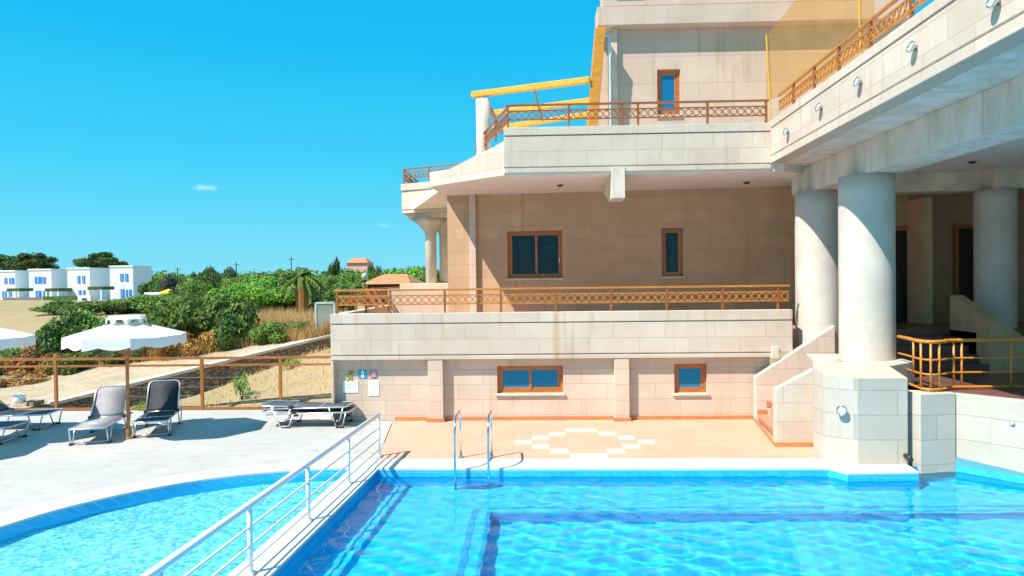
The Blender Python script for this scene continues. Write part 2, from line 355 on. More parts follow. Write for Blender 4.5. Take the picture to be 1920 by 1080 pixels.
# ------------------------------------------------------------------ mesh builder
class MB:
    def __init__(s): s.v = []; s.f = []; s.mi = []; s.cur = 0
    def add(s, vs, fs):
        o = len(s.v); s.v += [tuple(q) for q in vs]; s.f += [[i + o for i in f] for f in fs]; s.mi += [s.cur] * len(fs); return s
    def box(s, x0, x1, y0, y1, z0, z1, T=None):
        vs = [Vector((x, y, z)) for z in (z0, z1) for y in (y0, y1) for x in (x0, x1)]
        if T: vs = [T @ q for q in vs]
        return s.add(vs, [[0, 2, 3, 1], [4, 5, 7, 6], [0, 1, 5, 4], [2, 6, 7, 3], [0, 4, 6, 2], [1, 3, 7, 5]])
    def prism(s, poly, z0, z1, T=None):
        """poly: ccw (x,y) list; z0/z1 numbers or per-vertex lists"""
        n = len(poly); z0 = z0 if hasattr(z0, '__len__') else [z0] * n; z1 = z1 if hasattr(z1, '__len__') else [z1] * n
        a = sum(poly[i][0] * poly[(i + 1) % n][1] - poly[(i + 1) % n][0] * poly[i][1] for i in range(n))
        if a < 0: poly = poly[::-1]; z0 = z0[::-1]; z1 = z1[::-1]
        vs = [Vector((p[0], p[1], z)) for p, z in zip(poly, z0)] + [Vector((p[0], p[1], z)) for p, z in zip(poly, z1)]
        if T: vs = [T @ q for q in vs]
        fs = [list(range(n))[::-1], list(range(n, 2 * n))] + [[i, (i + 1) % n, n + (i + 1) % n, n + i] for i in range(n)]
        return s.add(vs, fs)
    def tube(s, pts, r, seg=8, closed=False, caps=True, rr=None):
        pts = [Vector(p) for p in pts]; n = len(pts); vs = []
        up = None
        for i, p in enumerate(pts):
            if closed: t = pts[(i + 1) % n] - pts[i - 1]
            else: t = pts[min(i + 1, n - 1)] - pts[max(i - 1, 0)]
            t.normalize()
            if up is None: up = Vector((0, 0, 1)) if abs(t.z) < .9 else Vector((0, 1, 0))
            a = t.cross(up)
            if a.length < 1e-4: a = t.orthogonal()
            a.normalize(); b = a.cross(t).normalized(); up = b
            k = rr[i] if rr else r
            vs += [p + (a * math.cos(2 * PI * j / seg + PI / seg) + b * math.sin(2 * PI * j / seg + PI / seg)) * k for j in range(seg)]
        fs = []
        for i in range(n if closed else n - 1):
            q = (i + 1) % n
            for j in range(seg):
                k = (j + 1) % seg
                fs.append([i * seg + j, i * seg + k, q * seg + k, q * seg + j])
        if caps and not closed: fs += [list(range(seg))[::-1], list(range((n - 1) * seg, n * seg))]
        return s.add(vs, fs)
    def bar(s, a, b, w, h=None):
        """rectangular bar between two points (w across, h vertical-ish)"""
        a = Vector(a); b = Vector(b); h = h or w; t = (b - a).normalized()
        up = Vector((0, 0, 1)) if abs(t.z) < .95 else Vector((0, 1, 0))
        sd = t.cross(up).normalized() * w / 2; u = sd.cross(t).normalized() * h / 2
        vs = [p + i * sd + j * u for p in (a, b) for i, j in ((-1, -1), (1, -1), (1, 1), (-1, 1))]
        return s.add(vs, [[0, 1, 2, 3][::-1], [4, 5, 6, 7], [0, 1, 5, 4], [1, 2, 6, 5], [2, 3, 7, 6], [3, 0, 4, 7]])
    def lathe(s, cx, cy, prof, seg=32):
        vs = []; n = len(prof)
        for r, z in prof: vs += [(cx + r * math.cos(2 * PI * j / seg), cy + r * math.sin(2 * PI * j / seg), z) for j in range(seg)]
        fs = [[i * seg + j, i * seg + (j + 1) % seg, (i + 1) * seg + (j + 1) % seg, (i + 1) * seg + j] for i in range(n - 1) for j in range(seg)]
        fs += [list(range(seg))[::-1], list(range((n - 1) * seg, n * seg))]
        return s.add(vs, fs)
    def holes(s, u0, u1, z0, z1, th, hl, T):
        """wall slab in the local u/z plane (front face at y=0) with rectangular openings"""
        us = sorted({u0, u1, *[h[0] for h in hl], *[h[1] for h in hl]}); zs = sorted({z0, z1, *[h[2] for h in hl], *[h[3] for h in hl]})
        inside = lambda a, b: any(h[0] < a < h[1] and h[2] < b < h[3] for h in hl)
        idx = {}
        base = len(s.v)
        for y in (0, th):
            for i, u in enumerate(us):
                for j, z in enumerate(zs):
                    idx[(y > 0, i, j)] = len(s.v); s.v.append(tuple(T @ Vector((u, y, z))))
        def f(q): s.f.append(q); s.mi.append(s.cur)
        for i in range(len(us) - 1):
            for j in range(len(zs) - 1):
                if inside((us[i] + us[i + 1]) / 2, (zs[j] + zs[j + 1]) / 2): continue
                a, b, c, d = (i, j), (i + 1, j), (i + 1, j + 1), (i, j + 1)
                f([idx[(False, *q)] for q in (a, b, c, d)]); f([idx[(True, *q)] for q in (d, c, b, a)])
                for (p, q, ni, nj) in ((a, b, i, j - 1), (b, c, i + 1, j), (c, d, i, j + 1), (d, a, i - 1, j)):
                    out = ni < 0 or nj < 0 or ni >= len(us) - 1 or nj >= len(zs) - 1
                    if out or inside((us[ni] + us[ni + 1]) / 2, (zs[nj] + zs[nj + 1]) / 2):
                        f([idx[(False, *q)], idx[(False, *p)], idx[(True, *p)], idx[(True, *q)]])
        return s
    def build(s, name, mats, parent=None, smooth=False, bevel=0, world=True, weld=False):
        me = bpy.data.meshes.new(name)
        off = parent_loc(parent) if (parent and world) else Vector((0, 0, 0))
        me.from_pydata([tuple(Vector(q) - off) for q in s.v], [], s.f)
        for m in (mats if isinstance(mats, (list, tuple)) else [mats]): me.materials.append(m)
        for p, k in zip(me.polygons, s.mi): p.material_index = k; p.use_smooth = smooth
        me.update()
        if weld:
            b_ = bmesh.new(); b_.from_mesh(me); bmesh.ops.remove_doubles(b_, verts=b_.verts, dist=1e-4); b_.to_mesh(me); b_.free()
        o = bpy.data.objects.new(name, me); COL.objects.link(o)
        if parent: o.parent = parent
        if bevel:
            b = o.modifiers.new('bevel', 'BEVEL'); b.width = bevel; b.segments = 2; b.limit_method = 'ANGLE'; b.angle_limit = rad(40)
        return o
def parent_loc(o):
    v = Vector((0, 0, 0))
    while o: v += o.location; o = o.parent
    return v
def tag(o, label=None, cat=None, group=None, kind=None):
    if label: o['label'] = label
    if cat: o['category'] = cat
    if group: o['group'] = group
    if kind: o['kind'] = kind
    return o
def empty(name, loc, label, cat, group=None, rz=0):
    o = bpy.data.objects.new(name, None); COL.objects.link(o); o.location = loc; o.rotation_euler = (0, 0, rz)
    return tag(o, label, cat, group)
def copy_tree(o, parent=None):
    c = o.copy(); COL.objects.link(c)
    if parent: c.parent = parent
    for ch in o.children: copy_tree(ch, c)
    return c
ORD = ['first', 'second', 'third', 'fourth', 'fifth', 'sixth', 'seventh', 'eighth', 'ninth', 'tenth', 'eleventh', 'twelfth', 'thirteenth',
       'fourteenth', 'fifteenth', 'sixteenth', 'seventeenth', 'eighteenth', 'nineteenth', 'twentieth', 'twenty-first', 'twenty-second', 'twenty-third', 'twenty-fourth']

# ------------------------------------------------------------------ world, sun
SUN = Vector((-.81 * math.cos(rad(52)), -.586 * math.cos(rad(52)), math.sin(rad(52)))).normalized()
w = bpy.data.worlds.new('World'); scn.world = w; w.use_nodes = True
nt = w.node_tree; bg = nt.nodes['Background']
sk = nt.nodes.new('ShaderNodeTexSky'); sk.sky_type = 'NISHITA'; sk.sun_disc = False
sk.sun_elevation = rad(52); sk.sun_rotation = math.atan2(SUN.x, SUN.y)
sk.air_density = 1.0; sk.dust_density = .25; sk.ozone_density = 2.2
hs = nt.nodes.new('ShaderNodeHueSaturation'); hs.inputs['Saturation'].default_value = 1.35; hs.inputs['Hue'].default_value = .485; hs.inputs['Value'].default_value = 1.0
lk(nt, sk.outputs[0], hs.inputs['Color'])
sky_dir = nt.nodes.new('ShaderNodeTexCoord'); sky_sep = nt.nodes.new('ShaderNodeSeparateXYZ'); lk(nt, sky_dir.outputs['Generated'], sky_sep.inputs[0])
rp_ = nt.nodes.new('ShaderNodeValToRGB'); lk(nt, sky_sep.outputs[2], rp_.inputs[0])
el = rp_.color_ramp.elements
el[0].position = 0; el[0].color = (.19, .72, .92, 1); el[1].position = .55; el[1].color = (.003, .42, .82, 1)
for p_, c_ in ((.06, (.14, .69, .92, 1)), (.16, (.05, .62, .92, 1)), (.32, (.008, .51, .89, 1))):
    e_ = el.new(p_); e_.color = c_
sc_ = nt.nodes.new('ShaderNodeVectorMath'); sc_.operation = 'SCALE'; lk(nt, rp_.outputs[0], sc_.inputs[0]); sc_.inputs['Scale'].default_value = 8.1
# a few thin scraps of cloud low over the horizon
tc = nt.nodes.new('ShaderNodeTexCoord')
col = mixc(nt, .93, hs.outputs[0], sc_.outputs[0])
for px, py, rx_, ry_ in ((388, 352, .016, .0042), (722, 422, .010, .004)):
    d = ray(px, py).normalized()
    sub = nd(nt, 'ShaderNodeVectorMath', operation='SUBTRACT'); lk(nt, tc.outputs['Generated'], sub.inputs[0]); sub.inputs[1].default_value = d
    mp = scalev(nt, sub.outputs[0], (1 / rx_, 1 / rx_, 1 / ry_))
    ln = nd(nt, 'ShaderNodeVectorMath', operation='LENGTH'); lk(nt, mp, ln.inputs[0])
    nz = noise(nt, scalev(nt, tc.outputs['Generated'], (90, 90, 240)), 1, 5, .65)
    e = math_n(nt, 'ADD', ln.outputs['Value'], math_n(nt, 'MULTIPLY', math_n(nt, 'SUBTRACT', nz, .5), 2.6))
    k = maprange(nt, e, .2, 1.2, .26 if px < 500 else .14, 0)
    col = mixc(nt, k, col, (9, 10, 10.5))
lk(nt, col, bg.inputs[0]); bg.inputs[1].default_value = .083
sl = bpy.data.lights.new('sun', 'SUN'); sl.cycles.is_caustics_light = True; sl.energy = 5.0; sl.angle = rad(.5); sl.color = (1, .94, .85)
so = bpy.data.objects.new('sun', sl); COL.objects.link(so); so.rotation_euler = SUN.to_track_quat('Z', 'Y').to_euler()
scn.view_settings.view_transform = 'Standard'; scn.view_settings.look = 'None'
scn.view_settings.exposure = .66; scn.view_settings.gamma = 1

# ------------------------------------------------------------------ ground, deck, pools
WD = Vector((5.45, 6.8)).normalized()              # direction of the stone wall by the dirt road
def sp(X, Y):
    s = (X + 12.8) * WD.x + (Y - 17.2) * WD.y; p = (X + 12.8) * WD.y - (Y - 17.2) * WD.x
    return s, p
def terrain(X, Y):
    s, p = sp(X, Y)
    zr = .02 + 1.24 * max(0, min(1, s / 8.7))
    if s > 9: zr -= (s - 9) * .020
    zr = max(-.6, zr)
    far = max(0, min(1, (Y - 120) / 400)); zr += far * 3
    zr += .10 * math.sin(X * .23 + 1) * math.sin(Y * .19) * min(1, max(0, (Y - 26) / 20))
    if p <= 0: return zr if Y > 17 else min(zr, max(-.12, -.06 + (Y - 16.4) * .1))
    if Y < 16.7: return -.14
    so_ = max(0, (Y - 17.0) * .3 + (X + 8.2) * .2 * min(1, max(0, (Y - 16.7) / .8)))
    q = min(so_, max(-.52, zr - 1.15 + .06 * min(9, max(0, s))) + p * .33, 1.15)
    if p > 6: t = min(1, (p - 6) / 6); q = q * (1 - t) + min(zr, 1.0) * t
    if X > -3: q = -.3
    return q - .03
def smooth_arc(pts, n=8):
    out = []
    P = [Vector(q) for q in pts]
    P = [P[0] * 2 - P[1]] + P + [P[-1] * 2 - P[-2]]
    for i in range(1, len(P) - 2):
        for k in range(n):
            t = k / n; a, b, c, d = P[i - 1:i + 3]
            out.append(.5 * ((2 * b) + (c - a) * t + (2 * a - 5 * b + 4 * c - d) * t * t + (3 * b - a - 3 * c + d) * t ** 3))
    out.append(P[-2]); return out
def pT(x, y):
    d = ray(x, y); t = 14 / d.y
    for _ in range(4000):
        q = CP + d * t
        if q.z <= terrain(q.x, q.y): return q
        t += .05 + t * .0006
    return CP + d * t
KARC = smooth_arc([(-3.1, 11.30), (-3.9, 11.22), (-4.8, 10.95), (-5.6, 10.52), (-6.35, 9.85), (-6.9, 9.05), (-7.2, 8.1), (-7.25, 7.0), (-7.0, 5.8), (-6.4, 4.7), (-5.4, 3.8), (-4.3, 3.3), (-3.62, 3.2)])
MAIN = [(-2.74, 11.26), (4.87, 11.22), (5.06, 10.93), (6.22, 10.98), (6.27, 11.40), (7.12, 11.50), (7.87, 10.68), (9.3, 8.92), (10.6, 7.3), (10.6, 1.5), (-3.29, 1.5)]
def offset(path, d):
    out = []
    for i, p in enumerate(path):
        t = (Vector(path[min(i + 1, len(path) - 1)]) - Vector(path[max(i - 1, 0)])).normalized()
        out.append(Vector((p[0] + t.y * d, p[1] - t.x * d)))
    return out
KOUT = offset(KARC, -.0)  # inner edge itself
KO = offset(KARC, .52); KO[0].y = 11.86; KO[0].x = -3.1
if (KO[20] - Vector((-4.5, 7))).length < (KARC[20] - Vector((-4.5, 7))).length: KO = offset(KARC, -.52); KO[0] = Vector((-3.1, 11.86))

m = MB()   # terrain sheet: fine near the deck, coarse to the horizon
ys = [15.2, 15.9, 16.5, 16.58, 16.72] + [17.0 + i * .35 for i in range(56)] + [36.2 + 2.2 * i * (1 + i * .03) for i in range(1, 40)]
ys += [ys[-1] * 1.25 ** i for i in range(1, 12)]
xs = [-60 + 3 * i for i in range(14)] + [-18 + .4 * i for i in range(0, 42)] + [-1.2 + 4 * i for i in range(1, 15)]
xs = [-3500, -1800, -900, -450, -230, -140, -90] + xs + [90, 160, 300, 700, 1800, 3500]
grid = [[(x, y, terrain(x, y)) for x in xs] for y in ys]
m.add([q for r in grid for q in r], [[j * len(xs) + i, j * len(xs) + i + 1, (j + 1) * len(xs) + i + 1, (j + 1) * len(xs) + i] for j in range(len(ys) - 1) for i in range(len(xs) - 1)])
tag(m.build('ground', M['ground'], smooth=True), kind='structure')
m = MB(); m.add([(-3500, -60, -2.6), (3500, -60, -2.6), (3500, 15.3, -2.6), (-3500, 15.3, -2.6)], [[0, 1, 2, 3]])
tag(m.build('lower_ground', M['ground']), kind='structure')
# dirt road beside the stone wall
m = MB(); pts = []
far_e = [pT(*q) for q in ((-260, 728), (-120, 715), (0, 706), (120, 696), (230, 684), (340, 672), (420, 659), (480, 649), (540, 642), (585, 637))]
far_e.append(Vector((far_e[-1].x + 3, far_e[-1].y + 4, 0)))
far_e = smooth_arc([(q.x, q.y) for q in far_e], 5)
for i, q in enumerate(far_e):
    u = i / (len(far_e) - 1); s_ = -9 + 20.5 * u
    a = Vector((-12.8 + WD.x * s_ - WD.y * .1, 17.2 + WD.y * s_ + WD.x * .1))
    row = []
    for k in range(13):
        p = a.lerp(q, k / 12); row.append((p.x, p.y, terrain(p.x, p.y) + .035))
    pts.append(row)
m.add([q for r in pts for q in r], [[j * 13 + i, j * 13 + i + 1, (j + 1) * 13 + i + 1, (j + 1) * 13 + i][::-1] for j in range(len(pts) - 1) for i in range(12)])
tag(m.build('dirt_road', M['road'], smooth=True), kind='structure')

def slab_poly(m, poly, z, zb):
    m.prism([tuple(p) for p in poly], zb, z)
# concrete deck left of the pool, cut along the coping's outer edge
m = MB()
deck = [(-34, 16.5), (-34, 3)] + [(-34, 2.9)] + [tuple(p) for p in reversed(KO)] + [(-2.85, 11.86), (-3.26, 15.14), (-4.62, 15.14), (-4.62, 16.5)]
bmk = bmesh.new()
vs = [bmk.verts.new((p[0], p[1], -.004)) for p in deck]; f = bmk.faces.new(vs)
bmesh.ops.triangulate(bmk, faces=[f]); me = bpy.data.meshes.new('pool_deck')
for f in bmk.faces:
    if f.normal.z < 0: f.normal_flip()
bmk.to_mesh(me); bmk.free(); me.materials.append(M['deck'])
o = bpy.data.objects.new('pool_deck', me); COL.objects.link(o); tag(o, kind='structure')
m = MB(); m.box(-34, -4.62, 16.5, 16.56, -.4, -.006)
tag(m.build('deck_kerb', M['coping']), kind='structure')
# peach tiled terrace with the stepped diamond of cream tiles
m = MB(); m.prism([(-2.83, 11.86), (5.25, 11.82), (5.25, 15.3), (-3.24, 15.3), (-3.24, 15.14)], -.2, 0)
tag(m.build('tiled_terrace', M['peach']), kind='structure')
m = MB()
rows = {3: [(-1, 1)], 2: [(-2, -1), (1, 2)], 1: [(-3, -2), (2, 3)], 0: [(-4, -3), (3, 4)], -1: [(-3, -2), (2, 3)], -2: [(-2, -1), (1, 2)], -3: [(-1, 1)]}
for r, spans in rows.items():
    for a, b in spans:
        m.box(ICX + a * TS + .004, ICX + b * TS - .004, ICY + (r - .5) * TS + .004, ICY + (r + .5) * TS - .004, 0, .004)
tag(m.build('tile_pattern', M['cream_tile']), kind='structure')
# coping
m = MB()
m.prism([(-2.83, 11.26), (4.87, 11.22), (5.25, 11.82), (-2.83, 11.86)], -.025, .012)
m.prism([(4.87, 11.22), (5.06, 10.93), (6.22, 10.98), (6.27, 11.40), (6.2, 11.8), (5.25, 11.82)], -.025, .012)
n = len(KARC)
for i in range(n - 1):
    m.prism([tuple(KARC[i]), tuple(KARC[i + 1]), tuple(KO[i + 1]), tuple(KO[i])], -.025, .012)
m.prism([(-3.1, 11.30), (-2.83, 11.26), (-2.83, 11.86), (-3.1, 11.86)], -.025, .012)
tag(m.build('pool_coping', M['coping']), kind='structure')
# basins
def ring_wall(m, path, z0, z1, closed=True):
    n = len(path)
    for i in range(n if closed else n - 1):
        a, b = path[i], path[(i + 1) % n]
        m.add([(a[0], a[1], z0), (b[0], b[1], z0), (b[0], b[1], z1), (a[0], a[1], z1)], [[0, 1, 2, 3]])
def poly_face(m, poly, z): m.add([(p[0], p[1], z) for p in poly], [list(range(len(poly)))])
WZ, LZ, FZ = -.13, -.66, -1.02
m = MB()
m.cur = 0; ring_wall(m, MAIN, LZ - .5, WZ - .09)
m.cur = 2; ring_wall(m, MAIN, WZ - .09, WZ - .005)
m.cur = 3; ring_wall(m, MAIN, WZ - .005, -.02)
m.cur = 1
m.add([(q[0], q[1], LZ) for q in ((-3.7, 1.5), (-.68, 1.5), (-.68, 10.0), (-3.1, 11.4), (-3.7, 11.4))], [[0, 1, 2, 3, 4]])
m.add([(q[0], q[1], LZ) for q in ((-.68, 10.0), (10.6, 9.9), (10.6, 12.3), (-3.1, 12.3), (-3.1, 11.4))], [[0, 1, 2, 3, 4]])
m.add([(-.68, 1.5, FZ), (10.6, 1.5, FZ), (10.6, 10.0, FZ), (-.68, 10.0, FZ)], [[0, 1, 2, 3]])
m.cur = 2
m.box(-.97, -.88, 1.5, 10.26, LZ - .02, LZ + .004); m.box(-.74, -.677, 1.5, 9.99, FZ, LZ + .004); m.box(-.74, 10.6, 9.995, 10.07, FZ, LZ + .004); m.box(-.88, 10.6, 10.19, 10.26, LZ - .02, LZ + .004)
tag(m.build('pool_basin', [M['liner'], M['liner_light'], M['liner_dark'], M['band']]), kind='structure')
m = MB()
KP = [tuple(p) for p in KARC]
m.cur = 0; ring_wall(m, KP + [(-3.52, 3.2), (-3.08, 11.3)], WZ - .005, -.02)
m.cur = 2; ring_wall(m, KP + [(-3.52, 3.2), (-3.08, 11.3)], -.40, WZ - .005)
m.cur = 1; poly_face(m, [(-3.52, 3.2), (-3.08, 11.3)] + KP, -.38)
o = tag(m.build('paddling_pool_basin', [M['band'], M['kids'], M['liner']]), kind='structure')
def sheet(name, poly, z, mat):
    b = bmesh.new(); f = b.faces.new([b.verts.new((p[0], p[1], z)) for p in poly])
    if f.normal.z < 0: f.normal_flip()
    f.normal_update()
    bmesh.ops.triangulate(b, faces=[f]); bmesh.ops.recalc_face_normals(b, faces=b.faces)
    for f in b.faces:
        if f.normal.z < 0: f.normal_flip()
    me = bpy.data.meshes.new(name); b.to_mesh(me); b.free(); me.materials.append(mat)
    o = bpy.data.objects.new(name, me); COL.objects.link(o); return tag(o, kind='structure')
import numpy as np
def in_poly(x, y, poly):
    c = False; n = len(poly)
    for i in range(n):
        (x0, y0), (x1, y1) = poly[i], poly[i - 1]
        if (y0 > y) != (y1 > y) and x < (x1 - x0) * (y - y0) / (y1 - y0) + x0: c = not c
    return c
def water_sheet(name, poly, z, step, slope, lam, seed):
    g = np.random.RandomState(seed)
    x0, x1 = min(p[0] for p in poly), max(p[0] for p in poly); y0, y1 = min(p[1] for p in poly), max(p[1] for p in poly)
    nx, ny = int((x1 - x0) / step) + 2, int((y1 - y0) / step) + 2
    X, Y = np.meshgrid(x0 - step / 2 + np.arange(nx) * step, y0 - step / 2 + np.arange(ny) * step)
    Z = np.zeros_like(X); nw = 26
    env = 1 + .55 * np.sin(X * .9 + 1.3 * np.sin(Y * .7 + 1)) * np.sin(Y * .8 + .6 * X)
    for _ in range(nw):
        l = lam[0] * (lam[1] / lam[0]) ** g.rand(); k = 2 * np.pi / l; a = g.normal(.95, .75)
        Z += slope / k * np.sin(k * (X * np.cos(a) + Y * np.sin(a)) + g.rand() * 6.28 + .5 * np.sin(X * 1.7 + Y * 1.1))
    Z = z + Z * env
    ins = np.array([[in_poly(float(X[j, i]), float(Y[j, i]), poly) for i in range(nx)] for j in range(ny)])
    any_ = ins[:-1, :-1] | ins[1:, :-1] | ins[:-1, 1:] | ins[1:, 1:]
    idx = np.arange(nx * ny).reshape(ny, nx)
    J, I = np.nonzero(any_)
    faces = np.stack([idx[J, I], idx[J, I + 1], idx[J + 1, I + 1], idx[J + 1, I]], 1)
    used, inv = np.unique(faces, return_inverse=True); faces = inv.reshape(-1, 4)
    V = np.stack([X.ravel(), Y.ravel(), Z.ravel()], 1)[used]
    me = bpy.data.meshes.new(name); me.from_pydata(V.tolist(), [], faces.tolist()); me.materials.append(M['water'])
    me.polygons.foreach_set('use_smooth', [True] * len(me.polygons)); me.update()
    o = bpy.data.objects.new(name, me); COL.objects.link(o); o.cycles.is_caustics_caster = True
    return tag(o, kind='structure')
water_sheet('pool_water', [p for p in MAIN], WZ, .042, .0125, (.15, .55), 4)
water_sheet('paddling_pool_water', [(-3.52, 3.2), (-3.08, 11.3)] + KP, WZ, .045, .015, (.22, .9), 9)
for o_ in COL.objects:
    if o_.name in ('pool_basin', 'paddling_pool_basin'): o_.cycles.is_caustics_receiver = True
m = MB(); m.prism([(-3.07, 11.3), (-3.60, 1.5), (-3.30, 1.5), (-2.75, 11.26)], -1.1, -.03)
m.prism([(-3.16, 11.3), (-3.68, 1.5), (-3.22, 1.5), (-2.68, 11.26)], -.028, .006)
tag(m.build('pool_divider', M['coping']), kind='structure')

# ------------------------------------------------------------------ the hotel building
B = empty('hotel_building', (1, 16, 0), 'large cream block hotel building with orange window frames, balconies and round columns beside the pool', 'building')
def part(m, name, mat, parent=None, bevel=.008, smooth=False): return m.build(name, mat, parent or B, bevel=bevel, smooth=smooth)
I4 = Matrix.Identity(4)
def frameT(x, y, ang=0): return Matrix.Translation((x, y, 0)) @ Matrix.Rotation(ang, 4, 'Z')

def window(T, u0, u1, z0, z1, kind='glass_dark', split=None, sill=True, fr='frame', depth=.09, w_=.055, label=None):
    """frame > pane, sill set in an opening; local y grows into the wall"""
    m = MB()
    y0, y1 = depth, depth + .06
    m.box(u0, u1, y0, y1, z0, z0 + w_, T); m.box(u0, u1, y0, y1, z1 - w_, z1, T)
    m.box(u0, u0 + w_, y0, y1, z0 + w_, z1 - w_, T); m.box(u1 - w_, u1, y0, y1, z0 + w_, z1 - w_, T)
    spans = [(u0 + w_, u1 - w_)]
    if split:
        uc = u0 + (u1 - u0) * split
        spans = [(u0 + w_, uc + .035), (uc - .035, u1 - w_)]
    wn = part(m, 'window', M[fr], bevel=.004)
    if label: wn['label'] = label
    for k, (a, b) in enumerate(spans):
        yy = y0 + .012 + (.026 if k else 0)
        s_ = MB(); q = .062
        s_.box(a, b, yy, yy + .03, z0 + w_, z0 + w_ + q, T); s_.box(a, b, yy, yy + .03, z1 - w_ - q, z1 - w_, T)
        s_.box(a, a + q, yy, yy + .03, z0 + w_ + q, z1 - w_ - q, T); s_.box(b - q, b, yy, yy + .03, z0 + w_ + q, z1 - w_ - q, T)
        s_.build('sash', M[fr], wn, bevel=.004)
        g = MB(); g.box(a + q, b - q, yy + .010, yy + .018, z0 + w_ + q, z1 - w_ - q, T); g.build('pane', M[kind], wn)
    if sill:
        g = MB(); g.box(u0 - .04, u1 + .04, -.05, depth, z0 - .05, z0 - .003, T); g.build('sill', M['cap'], wn, bevel=.006)
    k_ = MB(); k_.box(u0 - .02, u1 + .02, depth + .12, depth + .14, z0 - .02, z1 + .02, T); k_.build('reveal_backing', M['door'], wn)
    return wn

# basement
T0 = frameT(0, 15.17)
bw = [pY(932, 686, 15.17), pY(1056, 737, 15.17), pY(1264, 682, 15.17), pY(1326, 737, 15.17)]
hl = [(bw[0].x, bw[1].x, bw[1].z, bw[0].z), (bw[2].x, bw[3].x, bw[3].z, bw[2].z)]
m = MB(); m.holes(-4.56, 5.3, -.5, 1.45, .3, hl, T0); part(m, 'basement_wall', M['basement'], bevel=0)
window(T0, *hl[0], kind='glass_blue', split=.5, label='double basement window with bluish panes')
window(T0, *hl[1], kind='glass_blue', label='small single basement window with a bluish pane')
for (a, b) in ((-2.41, -2.07), (1.80, 2.13)):
    m = MB(); m.box(a, b, 15.0, 15.168, 0, 1.418); part(m, 'pilaster', M['basement'])
m = MB(); m.box(-4.62, -4.56, 15.0, 24, -.6, 1.418); part(m, 'side_wall', M['basement'])
m = MB()
m.box(-3.2, -2.44, 15.15, 15.168, .002, .085); m.box(-2.04, 1.77, 15.15, 15.168, .002, .085); m.box(2.16, 4.9, 15.15, 15.168, .002, .085)
m.box(-2.44, -2.04, 14.98, 14.998, .002, .085); m.box(1.77, 2.16, 14.98, 14.998, .002, .085)
part(m, 'skirting', M['skirting'], bevel=0)
m = MB()
m.box(-4.62, 5.35, 14.985, 15.4, 1.42, 1.505); m.box(-4.60, 5.5, 15.03, 15.4, 1.505, 1.535)
m.box(-4.62, 5.75, 15.0, 15.3, 1.535, 2.225); m.box(-4.60, 5.75, 15.03, 15.3, 2.225, 2.25); m.box(-4.62, 5.75, 14.99, 15.31, 2.25, 2.47)
m.box(-4.62, -4.32, 15.31, 24, 1.42, 2.47)
part(m, 'parapet', M['parapet'])
m = MB(); m.box(5.26, 5.42, 14.90, 14.983, 1.40, 1.66); part(m, 'spout_block', M['cap'])
m = MB(); m.box(-4.32, 6.9, 15.4, 26, 1.5, 2.0); part(m, 'balcony_floor', M['stair_tile'], bevel=0)
m = MB(); m.box(-4.3, -2.42, 19.6, 19.85, 2.0, 2.98); m.box(-4.0, -2.42, 19.86, 23, 2.0, 3.12); part(m, 'terrace_wall', M['basement'])
# first floor wall (slightly out of square with the parapet)
P0 = Vector((-2.36, 18.4)); P1 = Vector((6.74, 17.54)); WA = math.atan2(P1.y - P0.y, P1.x - P0.x); T1 = frameT(P0.x, P0.y, WA)
def pW(x, y):
    d = ray(x, y); n_ = Vector((math.sin(WA), -math.cos(WA), 0)); t = n_.dot(Vector((P0.x, P0.y, H)) - CP) / n_.dot(d)
    q = T1.inverted() @ (CP + d * t); return q.x, q.z
a, b, c, d_ = pW(951, 434), pW(1055, 521), pW(1240, 428), pW(1281, 518)
hl = [(a[0], b[0], b[1], a[1]), (c[0], d_[0], d_[1], c[1])]
m = MB(); m.holes(0, 9.6, 2.0, 5.56, .3, hl, T1); part(m, 'first_floor_wall', M['wall'], bevel=0)
wn0 = window(T1, *hl[0], kind='glass_clear', split=.52, label='dark double sliding window on the first floor')
wn1 = window(T1, *hl[1], kind='glass_clear', label='narrow dark single window on the first floor')
def curtain(wn, ua, ub, za, zb):
    m = MB(); n = 26; row = []
    for k in range(n + 1):
        u = ua + (ub - ua) * k / n; y = .178 + .014 * math.sin(k * 1.9); row.append((T1 @ Vector((u, y, za)), T1 @ Vector((u, y, zb))))
    m.add([q for r_ in row for q in r_], [[2 * k, 2 * k + 2, 2 * k + 3, 2 * k + 1] for k in range(n)]); m.build('curtain', M['curtain'], wn, smooth=True)
hw = hl[0]; curtain(wn0, hw[0] + .30, hw[0] + .62, hw[2] + .1, hw[3] - .22); hw = hl[1]; curtain(wn1, hw[0] + .24, hw[0] + .40, hw[2] + .1, hw[3] - .16)
hw = hl[0]; g = MB(); g.box(hw[0] + .96, hw[1] - .22, .176, .186, hw[3] - .52, hw[3] - .40, T1); g.build('inner_rail', M['curtain'], wn0)
g = MB(); g.box(hw[1] - .10, hw[1] - .085, .085, .115, hw[2] + .42, hw[2] + .56, T1); g.build('handle', M['steel'], wn0)
u0, u1 = pW(881, 400)[0], pW(893, 400)[0]
m = MB(); m.box(u0, u1, -.14, -.002, 2.0, 5.55, T1); part(m, 'wall_rib', M['basement'])
m = MB(); m.box(-2.36, -2.10, 18.72, 30, 2.0, 5.55); part(m, 'flank_wall', M['wall'], bevel=0)
